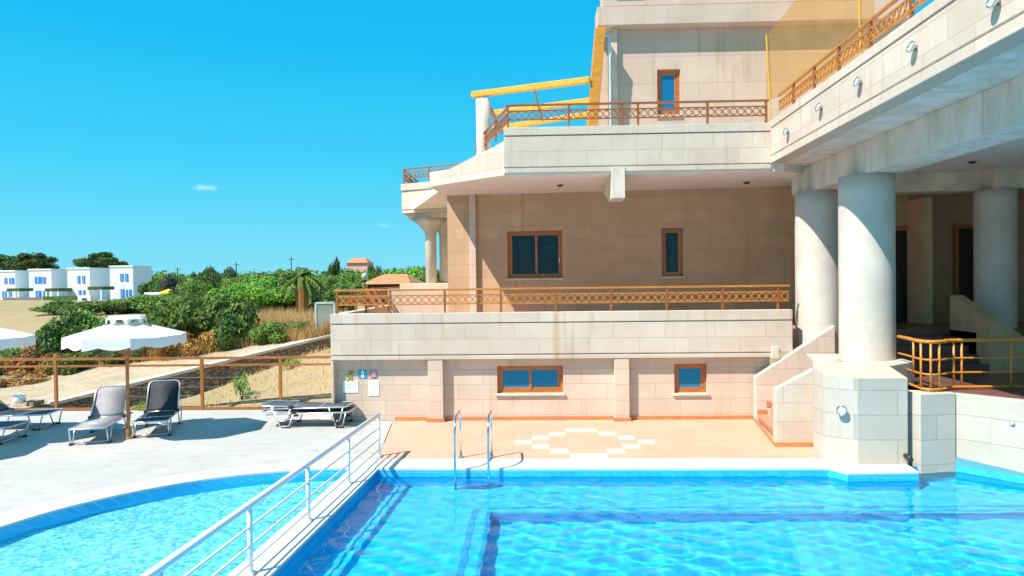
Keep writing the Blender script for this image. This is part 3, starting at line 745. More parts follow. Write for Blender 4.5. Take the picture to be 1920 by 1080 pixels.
# second floor slab, parapet, corbel, raking side parapet
RA, RB = pZ(945, 333, 5.55), pZ(806, 350, 5.55)
RB2 = Vector((RB.x, RB.y))
m = MB(); m.prism([(-.62, 15.03), (5.6, 15.03), (7.0, 16.2), (7.2, 19), (-2.36, 19), (-2.45, 18.2), (RB2.x, RB2.y)], 5.55, 5.72)
m.prism([(-.62, 15.03), (5.6, 15.03), (7.0, 16.2), (7.2, 24), (-4.4, 24), (-2.45, 18.2), (RB2.x, RB2.y)], 5.724, 5.9)
part(m, 'slab', M['soffit'], bevel=0)
m = MB()
m.box(-.62, 5.3, 14.985, 15.3, 5.60, 5.705); m.box(-.60, 5.3, 15.028, 15.3, 5.705, 5.735)
m.box(-.62, 5.3, 15.0, 15.3, 5.735, 6.415); m.box(-.60, 5.3, 15.03, 15.3, 6.415, 6.44); m.box(-.62, 5.3, 14.985, 15.31, 6.44, 6.62)
part(m, 'parapet', M['parapet'])
rd = Vector((RB.x + .62, RB.y - 15.0)); rn = Vector((-rd.y, rd.x)).normalized() * -.22
if rn.y < 0: rn = -rn
tops = []
prof = [(945, 264), (925, 276), (905, 285), (870, 303), (840, 318), (817, 331), (800, 345)]
m = MB(); cap = MB()
Ls = []
for (x, y) in prof:
    d = ray(x, y); nn = Vector((rd.y, -rd.x, 0)); t = nn.dot(Vector((-.62, 15.0, H)) - CP) / nn.dot(d); Ls.append(CP + d * t)
for q, r in zip(Ls[:-1], Ls[1:]):
    m.prism([(q.x, q.y), (r.x, r.y), (r.x + rn.x, r.y + rn.y), (q.x + rn.x, q.y + rn.y)], 5.556, [max(q.z, 5.57), max(r.z, 5.57), max(r.z, 5.57), max(q.z, 5.57)])
bmk = part(m, 'raking_parapet', M['parapet'], bevel=0)
cb0, cb1 = pY(1146, 313, 15).x, pY(1172, 373, 15).x
m = MB()
m.add([(x, y, z) for x in (cb0, cb1) for y, z in ((14.97, 5.0), (14.97, 5.70), (17.0, 5.70), (17.0, 5.42), (15.5, 4.98))],
      [[0, 1, 2, 3, 4][::-1], [5, 6, 7, 8, 9]] + [[i, (i + 1) % 5, 5 + (i + 1) % 5, 5 + i] for i in range(5)])
o = part(m, 'corbel', M['cap'])
# rear left balcony with flared columns
m = MB()
bl = [(-4.66, 23.7), (-2.5, 22.7), (-2.5, 26), (-4.66, 26)]
m.prism(bl, 5.62, 5.72); m.prism([(-4.63, 23.75), (-2.5, 22.75), (-2.5, 26), (-4.63, 26)], 5.72, 5.745); m.prism(bl, 5.745, 6.42); m.prism([(-4.68, 23.66), (-2.5, 22.66), (-2.5, 26), (-4.68, 26)], 6.42, 6.66)
part(m, 'rear_balcony', M['parapet'])
m = MB(); m.prism([(-4.5, 24.0), (-2.5, 23.0), (-2.5, 25.8), (-4.5, 25.8)], 5.45, 5.618); part(m, 'rear_soffit', M['cap'])
for px, Y in ((808, 24.2), (834, 24.6)):
    q = pY(px, 470, Y); m = MB(); m.lathe(q.x, q.y, [(.2, 2.0), (.2, 4.85), (.24, 5.0), (.42, 5.22), (.7, 5.448)], 24); part(m, 'column', M['cap'], smooth=True, bevel=0)
m = MB(); m.box(-4.4, -2.4, 23.6, 25.5, 2.0, 3.12); part(m, 'column_plinth', M['basement'])
# roof terrace storey
T2 = frameT(0, 17.5)
uw = [pY(1232, 130, 17.5), pY(1276, 215, 17.5)]
m = MB(); m.holes(2.26, 9.5, 5.9, 9.69, .3, [(uw[0].x, uw[1].x, uw[1].z, uw[0].z)], T2); part(m, 'upper_wall', M['upper'], bevel=0)
window(T2, uw[0].x, uw[1].x, uw[1].z, uw[0].z, kind='glass_sky', w_=.07, label='narrow sky-reflecting window on the roof terrace')
m = MB(); m.box(1.72, 9.6, 17.2, 17.9, 9.69, 10.16); m.box(1.86, 9.5, 17.34, 17.9, 10.16, 10.2); m.box(1.86, 9.5, 17.28, 17.9, 10.2, 12.6); part(m, 'cornice', M['upper'])
for xa, xb, z0 in ((2.22, 2.95, 10.35), (4.35, 5.0, 10.35)):
    m = MB(); m.box(xa, xb, 17.268, 17.279, z0, 11.6); part(m, 'facing_panel', M['cap'], bevel=0)
m = MB(); m.box(2.08, 2.24, 17.38, 17.9, 5.9, 9.68); part(m, 'pilaster', M['cap'])
m = MB(); m.box(1.75, 2.07, 18.0, 18.3, 5.9, 9.68); part(m, 'recessed_wall', M['upper'])
# wing balcony running towards the viewer on the right
def wx(Y): return 5.3 - .031 * (15 - Y)
Y0, Y1 = 2.0, 15.0
def wbox(m, o0, o1, z0, z1, ya=Y0, yb=Y1): m.prism([(wx(ya) + o0, ya), (wx(yb) + o0, yb), (wx(yb) + o1, yb), (wx(ya) + o1, ya)][::-1], z0, z1)
m = MB()
wbox(m, -.012, .3, 5.715, 5.865); wbox(m, .025, .3, 5.865, 5.90); wbox(m, .0, .3, 5.90, 6.48); wbox(m, .02, .3, 6.48, 6.505); wbox(m, -.012, .32, 6.505, 6.66)
part(m, 'wing_parapet', M['parapet'])
m = MB()
m.prism([(wx(Y0) + .02, Y0), (wx(15) + .02, 15.0), (5.9, 15.9), (6.5, 16.4), (9, 17.4), (14, 17.4), (14, Y0)], 5.718, 5.9)
part(m, 'wing_slab', M['beam'], bevel=0)
m = MB(); m.prism([(6.9, 4), (6.9, 17.4), (14, 17.4), (14, 4)], 5.56, 5.714); part(m, 'porch_ceiling', M['soffit'], bevel=0)
m = MB(); m.prism([(6.14, 3), (6.24, 15.4), (6.1, 15.9), (6.3, 16.4), (6.9, 16.5), (6.9, 3)], 5.12, 5.716); part(m, 'main_beam', M['beam'])
m = MB(); m.box(6.9, 10.3, 15.6, 16.1, 5.12, 5.558); m.box(10.3, 14, 15.2, 15.9, 5.12, 5.558); part(m, 'cross_beam', M['cap'])
for nm, X, Y, r, zb in (('column', 6.44, 13.10, .49, 1.0), ('column', 6.50, 15.42, .49, 1.0), ('column', pY(1866, 480, 15.55).x, 15.55, .41, 1.8)):
    m = MB(); m.lathe(X, Y, [(r, zb + k * (5.118 - zb) / 12) for k in range(13)], 64); part(m, nm, M['column'], smooth=True, bevel=0)
for lab, pa, pb in (('left porch door', (1675, 425), (1713, 612)), ('right porch door', (1787, 422), (1836, 612))):
    qa, qb = pY(*pa, 17.38), pY(*pb, 17.38)
    x0, x1, zt = qa.x - (.35 if lab[0] == 'l' else 0), qb.x, qa.z
    m = MB(); m.box(x0, x0 + .1, 17.30, 17.395, 2.0, zt); m.box(x1 - .1, x1, 17.30, 17.395, 2.0, zt); m.box(x0 + .1, x1 - .1, 17.30, 17.395, zt - .1, zt)
    dr = part(m, 'door', M['frame']); dr['label'] = 'dark ' + lab + ' with brown frame'
    m = MB(); m.box(x0 + .1, x1 - .1, 17.35, 17.39, 2.0, zt - .1); m.build('door_leaf', M['door'], dr)
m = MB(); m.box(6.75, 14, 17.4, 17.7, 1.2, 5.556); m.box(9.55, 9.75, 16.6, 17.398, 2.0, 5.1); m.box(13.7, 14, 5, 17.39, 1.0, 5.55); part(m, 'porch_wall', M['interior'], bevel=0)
m = MB(); m.box(12.1, 12.5, 15.7, 15.9, 2.0, 5.1); part(m, 'porch_glazing', M['glass_dark'], bevel=0)
# porch floors and steps
m = MB()
m.prism([(6.9, 15.2), (9.3, 15.2), (9.3, 17.4), (6.7, 17.4)], 1.0, 2.0); m.box(9.3, 14, 14.3, 17.4, 1.0, 1.99)
m.prism([(6.3, 11.9), (7.15, 11.62), (7.96, 10.78), (9.4, 9.02), (10.7, 7.38), (13.7, 7.4), (13.7, 14.3), (6.9, 14.3)], .6, 1.2)
for k in range(4): m.box(6.9, 9.3, 13.9 + k * .32, 15.2, 1.2 + k * .16, 1.36 + k * .16)
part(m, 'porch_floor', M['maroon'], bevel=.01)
m = MB(); m.prism([(9.3, 13.9), (9.6, 13.9), (9.6, 15.2), (9.3, 15.2)], 1.2, [2.2, 2.2, 2.75, 2.75]); m.prism([(9.6, 13.9), (10.5, 13.9), (10.5, 14.2), (9.6, 14.2)], 1.2, [2.2, 1.55, 1.55, 2.2])
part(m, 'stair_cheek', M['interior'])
# pool-side pedestals, stair walls, steps
m = MB()
m.prism([(5.22, 12.66), (5.02, 12.15), (5.05, 11.72), (5.47, 11.44), (6.29, 11.42), (6.29, 12.0), (6.95, 12.4), (7.05, 13.6), (5.6, 13.9)], -.1,
        [1.62, 1.56, 1.5, 1.47, 1.47, 1.6, 1.62, 1.62, 1.62])
m.prism([(6.295, 11.85), (6.47, 11.37), (7.12, 11.49), (7.2, 12.1), (6.9, 12.38), (6.3, 12.0)], -.5, 1.2)
part(m, 'pedestal', M['white_wall'])
m = MB(); m.prism([(7.13, 11.53), (7.87, 10.70), (9.3, 8.94), (10.6, 7.32), (10.8, 7.45), (9.5, 9.1), (8.05, 10.86), (7.32, 11.75)], [.1, .02, .0, .0, .0, .0, .02, .1], 1.19); part(m, 'terrace_wall', M['white_wall'])
def rake(m, px0, pyt0, X1, z1, Xs, Y, th):
    pass
m = MB()
zA0 = pY(1411, 705, 15.04).z; xA0 = pY(1411, 705, 15.04).x
m.add([(x, y, z) for y in (15.0, 14.82) for x, z in ((xA0, 0), (6.6, 0), (6.6, 2.12), (xA0, zA0))], [[0, 1, 2, 3], [4, 5, 6, 7][::-1]] + [[i, 4 + i, 4 + (i + 1) % 4, (i + 1) % 4] for i in range(4)])
part(m, 'stair_wall', M['parapet'])
m = MB()
qb0 = pY(1455, 730, 12.68)
m.add([(x, y, z) for y in (12.86, 12.68) for x, z in ((qb0.x, 0), (5.21, 0), (5.75, 0), (5.75, 1.70), (qb0.x, qb0.z))], [[0, 1, 2, 3, 4], [5, 6, 7, 8, 9][::-1]] + [[i, 5 + i, 5 + (i + 1) % 5, (i + 1) % 5] for i in range(5)])
part(m, 'stair_wall', M['parapet'])
m = MB()
for k in range(6):
    m.prism([(4.68 + k * .28, 12.868), (4.92 + k * .28, 14.812), (6.9, 14.812), (6.2, 12.868)], k * .18, (k + 1) * .18 + .0)
part(m, 'steps', M['stair_tile'], bevel=.006)
m = MB(); m.box(qb0.x - .012, 5.2, 12.655, 12.678, .002, .085); m.prism([(qb0.x - .03, 12.66), (qb0.x - .006, 12.66), (4.90, 15.0), (4.876, 15.0)], .002, .07)
m.box(4.9, 5.1, 14.80, 14.818, .182, .28); m.box(5.1, 5.2, 14.80, 14.818, .36, .46)
part(m, 'stair_skirting', M['skirting'], bevel=0)

# ------------------------------------------------------------------ balcony railings with ring lattice
def ring_rail(name, label, A, Bp, posts, zc, mat, base=0.0, htop=.53, braces=(), pm=None):
    """A, Bp: plan end points; zc: height of the wall it stands on"""
    A = Vector(A); Bp = Vector(Bp); L = (Bp - A).length; t = (Bp - A).normalized()
    at = lambda u, z: Vector((A.x + t.x * u, A.y + t.y * u, z))
    r = empty(name, at(0, zc), label, 'railing', 'ringed balcony railings')
    m = MB(); m.bar(at(-.03, zc + htop), at(L + .03, zc + htop), .06, .045); m.build('top_rail', mat, r, bevel=.006)
    m = MB(); m.bar(at(0, zc + .40), at(L, zc + .40), .03, .03); m.bar(at(0, zc + .20), at(L, zc + .20), .03, .03)
    n = max(1, int(L / .165)); st = L / n
    for i in range(n):
        c = at((i + .5) * st, zc + .30)
        m.tube([c + Vector((t.x * math.cos(a) * .072, t.y * math.cos(a) * .072, math.sin(a) * .072)) for a in [2 * PI * k / 10 for k in range(10)]], .014, 4, closed=True)
    m.build('lattice_panel', mat, r)
    for u in posts:
        m = MB(); m.bar(at(u, zc + .002), at(u, zc + htop - .022), .045, .045); m.build('post', pm or mat, r)
    for (u0, u1, off) in braces:
        m = MB(); n_ = Vector((-t.y, t.x, 0)) * off
        m.bar(at(u0, zc + htop - .05) + n_, at(u1, zc) + n_, .05, .05); m.build('brace', M['rail_brown'], r)
    return r
ring_rail('balcony_railing', 'long orange ring-lattice railing on the first floor balcony, above the basement windows', (-4.52, 15.14), (5.72, 15.14),
          [.02, 1.25, 2.5, 3.25, 3.78, 5.02, 6.27, 7.52, 8.77, 10.0], 2.47, M['rail'], pm=M['rail_brown'])
ring_rail('balcony_railing', 'short rust railing running back along the left end of the first floor balcony', (-4.47, 15.3), (-4.47, 22.0), [1.3, 2.6, 3.9, 5.2, 6.5], 2.47, M['rail_brown'])
ring_rail('balcony_railing', 'brown ring-lattice railing on the second floor parapet above the corbel', (-.55, 15.14), (5.28, 15.14), [.02, 1.4, 2.6, 2.95, 4.5, 5.8], 6.62, M['rail_brown'])
ring_rail('balcony_railing', 'dark brown railing running back from the left end of the second floor balcony', (-.55, 15.3), (-1.6, 19.0), [1.2, 2.4, 3.6], 6.6, M['rail_brown'])
ring_rail('balcony_railing', 'orange railing on the right wing parapet running out of the top of the picture', (wx(14.9) + .15, 14.9), (wx(3.0) + .15, 3.0),
          [.9, 2.0, 3.1, 4.25, 5.45, 6.7, 8, 9.3, 10.6], 6.66, M['rail'], pm=M['rail_brown'])
ring_rail('balcony_railing', 'small dark railing on the rear left balcony beside the flared columns', (-4.6, 23.75), (-2.5, 22.78), [.03, 1.1], 6.66, M['rail_brown'])
ring_rail('balcony_railing', 'far railing on the left side of the rear left balcony, behind its corner', (-4.6, 23.9), (-4.6, 27), [1.2, 2.4], 6.66, M['rail_brown'])
# handrail slanting down inside the first floor balcony
a, b = pY(686, 541, 17), pY(718, 592, 16.2)
h = empty('stair_handrail', (b.x, b.y, 2.0), 'slanting reddish handrail behind the left end of the balcony railing', 'handrail')
m = MB(); m.bar(a, (b.x, b.y, 2.3), .07, .05); m.build('upper_bar', M['rail_brown'], h)
m = MB(); m.bar(a + Vector((.16, 0, 0)), (b.x + .2, b.y, 2.3), .05, .05); m.build('lower_bar', M['rail_brown'], h)
m = MB(); m.bar(a - Vector((0, 0, .02)), (a.x, a.y, 2.0), .05, .05); m.build('post', M['rail_brown'], h)
m = MB(); m.bar((b.x, b.y, 2.32), (b.x, b.y, 2.0), .05, .05); m.build('post', M['rail_brown'], h)

# ------------------------------------------------------------------ roof pergola, leaning slab edge, screen
pg = empty('roof_pergola', (-1.3, 18, 5.9), 'yellow timber pergola with a round concrete post on the roof terrace', 'pergola')
pc = pY(906, 230, 18)
m = MB(); m.lathe(pc.x, pc.y, [(.19, 5.9), (.19, pY(906, 187, 18).z)], 28); m.build('round_post', M['cap'], pg, smooth=True)
m = MB(); m.lathe(pc.x, pc.y, [(.05, pY(906, 188, 18).z - .02), (.05, pY(906, 178, 18).z)], 12); m.build('post_bolt', M['cap'], pg)
a, b = pY(885, 178, 18.05), pY(1106, 150, 16.95)
m = MB(); m.bar(a, b, .14, .15); m.build('beam', M['timber'], pg, bevel=.01)
zb = (a.z + b.z) / 2
for (x0, y0, x1, y1, Yb) in ((925, 212, 1106, 189, 19.6), (925, 242, 1106, 214, 21.6)):
    m = MB(); m.bar(pY(x0, y0, Yb + .6), pY(x1, y1, Yb - .5), .14, .15); m.build('beam', M['timber'], pg, bevel=.01)
m = MB(); m.bar(pY(1001, 165, 17.5), pY(1017, 226, 21.0), .05, .06); m.build('cross_rod', M['rail_brown'], pg)
m = MB(); m.bar(pY(920, 205, 18.3), pY(940, 250, 20.6), .09, .10); m.build('cross_rod', M['rail_brown'], pg)
a, b = pY(1106, 238, 17.1), pY(1125, 56, 17.1)  # bar standing in for the slab's sloped underside, its orange is painted bounce light
lp = tag(MB().bar(a - Vector((0, 0, .6)), b, .26, .3).build('leaning_slab_edge', M['slab_bounce'], bevel=.01), 'post-like slab edge leaning left of the top storey, bounced orange light in its colour', 'post')
sc = empty('sun_screen', (5.62, 16.2, 5.9), 'tan mesh sun screen with a yellow pole behind the corner of the terrace railings', 'sun screen')
m = MB(); zq = lambda x, y: pY(x, y, 16.2)
q = [zq(1437, 70), zq(1437, 190), zq(1640, 120), zq(1640, -80), zq(1545, -70)]
m.add([tuple(v) for v in q] + [(v.x, v.y + .01, v.z) for v in q], [[0, 1, 2, 3, 4], [5, 6, 7, 8, 9][::-1]] + [[i, 5 + i, 5 + (i + 1) % 5, (i + 1) % 5] for i in range(5)])
m.build('fabric', M['screen'], sc)
m = MB(); m.tube([zq(1436, 66) + Vector((0, -.03, 0)), zq(1447, 214) + Vector((0, -.03, -.8))], .018, 8); m.build('pole', M['timber'], sc)
m = MB(); m.tube([zq(1608, -60) + Vector((0, -.03, 0)), zq(1613, 40) + Vector((0, -.03, -1.6))], .018, 8); m.build('pole', M['timber'], sc)

tr_ = empty('terrace_railing', (8, 11.8, 1.2), 'yellow tubular railing with a curved end on the low terrace at the right', 'railing')
zr0 = 1.2
pth = [pZ(1684, 631, 2.06), pZ(1700, 634, 2.06), pZ(1722, 639, 2.06), pZ(1745, 641, 2.06), pZ(1772, 640, 2.06), pZ(1800, 638, 2.06), pZ(2050, 636, 2.06)]
P2 = smooth_arc([(q.x, q.y) for q in pth], 5)
for z, r_, nm in ((2.06, .032, 'top_rail'), (1.75, .017, 'mid_rail'), (1.50, .017, 'mid_rail'), (1.245, .024, 'bottom_rail')):
    lo = 6 if nm == 'bottom_rail' else 3 if z < 1.6 else 0
    m = MB(); m.tube([(q[0], q[1], z) for q in P2[lo:]], r_, 8); m.build(nm, M['yellow_rail'], tr_, smooth=True)
for px in (1697, 1713, 1730, 1743, 1788, 1803, 1896, 1990):
    k = min(range(len(P2)), key=lambda i: abs(P2[i][0] - P2[i][1] * (px - 1000) / 1250))
    lo_z = zr0
    if px > 1750:
        Yp = P2[-2][1] if px > 1810 else P2[k][1]; q = (pY(px, 640, Yp).x, Yp)
    else: q = P2[k]; lo_z = 1.45 if px < 1705 else 1.2
    m = MB(); m.tube([(q[0], q[1], lo_z), (q[0], q[1], 2.05)], .019, 8); m.build('post', M['yellow_rail'], tr_, smooth=True)

# ------------------------------------------------------------------ fittings
def spot(name, loc, nrm, r, label, cat='wall lamp', group=None):
    nrm = Vector(nrm).normalized(); Q = nrm.to_track_quat('Z', 'Y').to_matrix().to_4x4()
    e = empty(name, loc, label, cat, group); loc = Vector(loc)
    def lat(prof, nm, mat):
        m = MB(); m.lathe(0, 0, prof, 20); m.v = [tuple(Q @ Vector(v) + loc) for v in m.v]; m.build(nm, mat, e, smooth=True)
    lat([(r * .5, .002), (r * .5, r * .55), (r * .8, r * .6), (r, r * .75), (r, r * 1.15), (r * .86, r * 1.2), (r * .86, r * .9)], 'housing', M['steel'])
    lat([(r * .85, r * .92), (r * .6, r * 1.02), (r * .1, r * 1.06)], 'lens', M['white_metal'])
    return e
LN = ['nearest the inner corner', 'second from the inner corner', 'third from the inner corner', 'fourth from the inner corner', 'cut by the top edge of the picture']
for (x, y), n_ in zip([(1479, 248), (1541, 203), (1615, 155), (1718, 90), (1873, 5)], LN):
    d = ray(x, y)
    # meet the wing face
    t = (5.3 - .031 * 15) / (d.x - .031 * d.y); q = CP + d * t
    spot('wall_lamp', (q.x - .001, q.y, q.z), (-1, -.031, .25), .075, 'round metal lamp on the right wing parapet, ' + n_, group='round lamps on the wing parapet')
q = pZ(1580, 768, 0); d = ray(1580, 768); n3 = Vector((-.29, -.42, 0)).normalized()
t = n3.dot(Vector((5.05, 11.72, H)) - CP) / n3.dot(d); q = CP + d * t
spot('wall_lamp', q + n3 * .004, n3, .085, 'round chrome lamp on the white pedestal by the pool edge')
n3 = Vector((-.77, -.64, 0)).normalized(); d = ray(1899, 792); t = n3.dot(Vector((7.87, 10.70, H)) - CP) / n3.dot(d); q = CP + d * t
spot('wall_tap', q + n3 * .003, n3, .035, 'small metal fitting on the white wall right of the pedestals', 'fitting')
for x, y, z, lab in ((1050, 346, 5.55, 'small dark ceiling spot left of the corbel'), (1400, 341, 5.55, 'small dark ceiling spot right of the corbel'), (1823, 302, 5.56, 'small dark ceiling spot over the shaded porch')):
    q = pZ(x, y, z); e = empty('ceiling_spot', q, lab, 'ceiling light', 'ceiling spots under the slabs')
    m = MB(); m.lathe(q.x, q.y, [(.10, z - .014), (.10, z - .003)], 20); m.build('trim_ring', M['steel'], e)
    m = MB(); m.lathe(q.x, q.y, [(.055, z - .05), (.075, z - .016)], 20); m.build('bulb_housing', M['black'], e)
q = pZ(1709, 857, .12); m = MB(); m.tube([(6.24, 11.40, .16), (6.24, 11.30, .17), (6.24, 11.25, .12)], .045, 10)
tag(m.build('drain_pipe', M['black'], smooth=True), 'short dark pipe end at the foot of the pedestal above the water', 'pipe')
# signs on the basement wall
def plate(x0, y0, x1, y1, name, mat, label, cat='sign', marks=()):
    a, b = pY(x0, y0, 15.168), pY(x1, y1, 15.168)
    e = empty(name, (a.x, 15.168, b.z), label, cat)
    m = MB(); m.box(a.x, b.x, 15.158, 15.167, b.z, a.z); m.build('board', mat, e)
    for (kind, mm, *g) in marks:
        k = MB()
        for (u0, v0, u1, v1) in g:
            k.box(a.x + (b.x - a.x) * u0, a.x + (b.x - a.x) * u1, 15.1545, 15.157, b.z + (a.z - b.z) * v0, b.z + (a.z - b.z) * v1)
        k.build(kind, mm, e)
    return e
plate(672, 693, 688, 709, 'pool_rule_sign', M['sign_blue'], 'square blue sign with a white figure on the basement wall', marks=(('figure', M['paper'], (.36, .05, .48, .6), (.56, .05, .66, .6), (.3, .6, .7, .72), (.42, .76, .6, .95)),))
e = plate(693, 693, 708, 709, 'prohibition_sign', M['sign_pink'], 'small mauve sign with a white tick-like stroke and red ring, right of the blue one', marks=(('figure', M['paper'], (.44, .38, .56, .5), (.52, .46, .64, .6), (.6, .56, .72, .72), (.36, .44, .46, .56)),))
ac, ad = pY(693, 693, 15.168), pY(708, 709, 15.168)
m = MB(); cx, cz, rr_ = (ac.x + ad.x) / 2, (ac.z + ad.z) / 2, (ad.x - ac.x) * .42
m.tube([(cx + rr_ * math.cos(k * PI / 8), 15.153, cz + rr_ * math.sin(k * PI / 8)) for k in range(16)], .009, 4, closed=True); m.build('ring_mark', plain('red_mark', (.5, .06, .10), .5), e)
plate(643, 714, 672, 736, 'notice', M['paper'], 'wide white notice sheet low on the left of the basement wall', 'notice', marks=(('text_lines', M['ink'], (.2, .7, .8, .73), (.2, .55, .75, .58), (.2, .4, .8, .43)),))
plate(691, 713, 711, 742, 'notice', M['paper'], 'tall white notice sheet below the mauve sign', 'notice', marks=(('text_lines', M['ink'], (.3, .78, .7, .81), (.25, .66, .75, .68), (.25, .55, .75, .57), (.25, .45, .7, .47)),))
a = pY(657, 704, 15.16)
e = empty('figure_sign', (a.x, 15.167, a.z - .1), 'small yellow-green cut-out figure above the wide notice sheet', 'sign')
m = MB(); m.box(a.x - .035, a.x + .035, 15.155, 15.166, a.z - .08, a.z + .04); m.bar((a.x - .03, 15.16, a.z - .08), (a.x - .08, 15.16, a.z - .14), .012, .03); m.bar((a.x + .03, 15.16, a.z - .08), (a.x + .06, 15.16, a.z - .14), .012, .03)
m.bar((a.x - .02, 15.16, a.z + .03), (a.x - .1, 15.16, a.z - .02), .012, .028); m.bar((a.x + .02, 15.16, a.z + .03), (a.x + .08, 15.16, a.z + .09), .012, .028); m.build('body', M['sign_green'], e)
m = MB(); m.box(a.x - .03, a.x + .03, 15.155, 15.166, a.z + .05, a.z + .11); m.build('head', M['sign_green'], e)

# ------------------------------------------------------------------ pool furniture
def arc_pts(c, r, a0, a1, n, ax, az=Vector((0, 0, 1))):
    return [c + ax * (r * math.cos(a0 + (a1 - a0) * i / n)) + az * (r * math.sin(a0 + (a1 - a0) * i / n)) for i in range(n + 1)]
ld = empty('pool_ladder', pZ(885, 870, 0), 'polished steel pool ladder with two hooped handrails at the far edge', 'pool ladder')
for px in (855, 917):
    X = pZ(px, 880).x
    yb, yf = 11.98, 11.10
    pts = [Vector((X, yb, .012)), Vector((X, yb, .62))] + arc_pts(Vector((X, yb - .16, .70)), .16, 0, PI * .55, 6, Vector((0, 1, 0))) + \
          arc_pts(Vector((X, yf + .34, .56)), .34, PI * .5, PI, 7, Vector((0, 1, 0)))[1:] + [Vector((X, yf, .2)), Vector((X, yf, -.75))]
    m = MB(); m.tube(pts, .021, 10); m.build('handrail', M['steel'], ld, smooth=True)
    m = MB(); m.lathe(X, yb, [(.05, .013), (.05, .03), (.03, .04)], 14); m.build('base_collar', M['steel'], ld)
x0, x1 = pZ(855, 880).x, pZ(917, 880).x
for z in (-.16, -.42, -.68):
    m = MB(); m.box(x0, x1, 11.07, 11.14, z, z + .03); m.build('tread', M['steel'], ld)
# white railing along the divider
rl = empty('pool_railing', (-2.93, 9, 0), 'white tubular railing running along the divider between the two pools', 'railing')
def rp(Y, z): return Vector((-2.86 - (12.1 - Y) * .058, Y, z))
for z, r_, nm in ((.76, .041, 'top_rail'), (.52, .016, 'mid_rail'), (.31, .016, 'mid_rail'), (.12, .014, 'mid_rail')):
    m = MB(); m.tube([rp(1.6, z), rp(12.1, z)], r_, 10); m.build(nm, M['white_metal'], rl, smooth=True)
for Y in (12.1, 10.44, 8.82, 7.2, 5.6, 4.0, 2.4):
    m = MB(); m.tube([rp(Y, .0), rp(Y, .75)], .028, 10); m.lathe(rp(Y, 0).x, Y, [(.06, .007), (.06, .018)], 12); m.build('post', M['white_metal'], rl, smooth=True)
# underwater lamp
q = pZ(1120, 905, 0); m = MB(); Q = Matrix.Translation((q.x, 11.232, -.27)) @ Matrix.Rotation(PI / 2, 4, 'X')
m.lathe(0, 0, [(.12, 0), (.12, .02), (.08, .03), (.02, .034)], 20); m.v = [tuple(Q @ Vector(v)) for v in m.v]
tag(m.build('pool_lamp', M['white_metal'], smooth=True), 'round white underwater lamp in the far wall of the pool', 'pool lamp')

def lounger(label, sl_mat, back=58, name='sun_lounger', group='sun loungers on the pale deck'):
    """foot end at local origin, body along +y"""
    r = empty(name, (0, 0, 0), label, 'sun lounger', group)
    L, W, Z = 1.92, .33, .34; hinge = 1.22
    B_ = lambda mb, nm, mat, sm=True: mb.build(nm, mat, r, smooth=sm, weld='sling' in nm)
    m = MB()
    m.tube([(-W, hinge + .62, Z - .05), (-W, .05, Z), (-W + .05, 0, Z), (W - .05, 0, Z), (W, .05, Z), (W, hinge + .62, Z - .05)], .017, 8)
    m.tube([(-W, hinge, Z), (W, hinge, Z)], .013, 8); m.tube([(-W, .62, Z - .015), (W, .62, Z - .015)], .013, 8)
    B_(m, 'frame', M['alu'])
    for y, sp_ in ((.16, .10), (1.36, .14)):
        m = MB()
        for sx in (-1, 1):
            m.tube([(sx * W, y - sp_, Z - .01), (sx * (W + .01), y - sp_ * .2, .03), (sx * (W + .01), y + sp_ * 1.2, .03), (sx * W, y + sp_ * 2.2, Z - .01)], .015, 8)
        m.tube([(-W - .01, y + .04, .03), (W + .01, y + .04, .03)], .014, 8)
        lg = B_(m, 'leg', M['alu'])
        m = MB()
        for sx in (-1, 1): m.box(sx * (W + .01) - .022, sx * (W + .01) + .022, y - .05, y + .12, .0, .028)
        m.build('foot', M['black'], lg)
    m = MB()
    n = 10
    for i in range(n):
        y0, y1 = .03 + (hinge - .05) * i / n, .03 + (hinge - .05) * (i + 1) / n
        s = lambda y: Z + .008 - .022 * math.sin(PI * min(1, max(0, y / hinge)))
        m.add([(-W + .015, y0, s(y0)), (W - .015, y0, s(y0)), (W - .015, y1, s(y1)), (-W + .015, y1, s(y1))], [[0, 1, 2, 3]])
    o = B_(m, 'seat_sling', sl_mat); sd = o.modifiers.new('thick', 'SOLIDIFY'); sd.thickness = .008
    a = rad(back); d = Vector((0, math.cos(a), math.sin(a))); up = Vector((0, -math.sin(a), math.cos(a))); o0 = Vector((0, hinge, Z + .01))
    m = MB(); bl = .74
    P = lambda x, t, q=0: o0 + Vector((x, 0, 0)) + d * t + up * q
    m.tube([P(-W + .01, 0), P(-W + .01, bl - .08), P(-W + .05, bl - .02), P(-W + .11, bl), P(W - .11, bl), P(W - .05, bl - .02), P(W - .01, bl - .08), P(W - .01, 0)], .016, 8)
    bf = B_(m, 'back_frame', M['alu'])
    m = MB()
    for i in range(8):
        t0, t1 = .0 + bl * i / 8, bl * (i + 1) / 8
        w0 = W - .02 - (.06 if t0 > bl - .05 else 0); w1 = W - .02 - (.07 if t1 > bl - .05 else 0)
        q0, q1 = -.02 * math.sin(PI * i / 8), -.02 * math.sin(PI * (i + 1) / 8)
        m.add([P(-w0, t0, q0), P(w0, t0, q0), P(w1, t1, q1), P(-w1, t1, q1)], [[0, 1, 2, 3]])
    o = B_(m, 'back_sling', sl_mat); sd = o.modifiers.new('thick', 'SOLIDIFY'); sd.thickness = .008
    for sx in (-1, 1):
        m = MB(); m.tube([P(sx * W, .34), (sx * W, hinge + .52, Z - .04)], .010, 6)
        B_(m, 'back_strut', M['alu'])
        m = MB(); m.box(sx * W - .025, sx * W + .025, hinge - .05, hinge + .05, Z - .03, Z + .035); B_(m, 'hinge_block', M['black'], False)
    return r
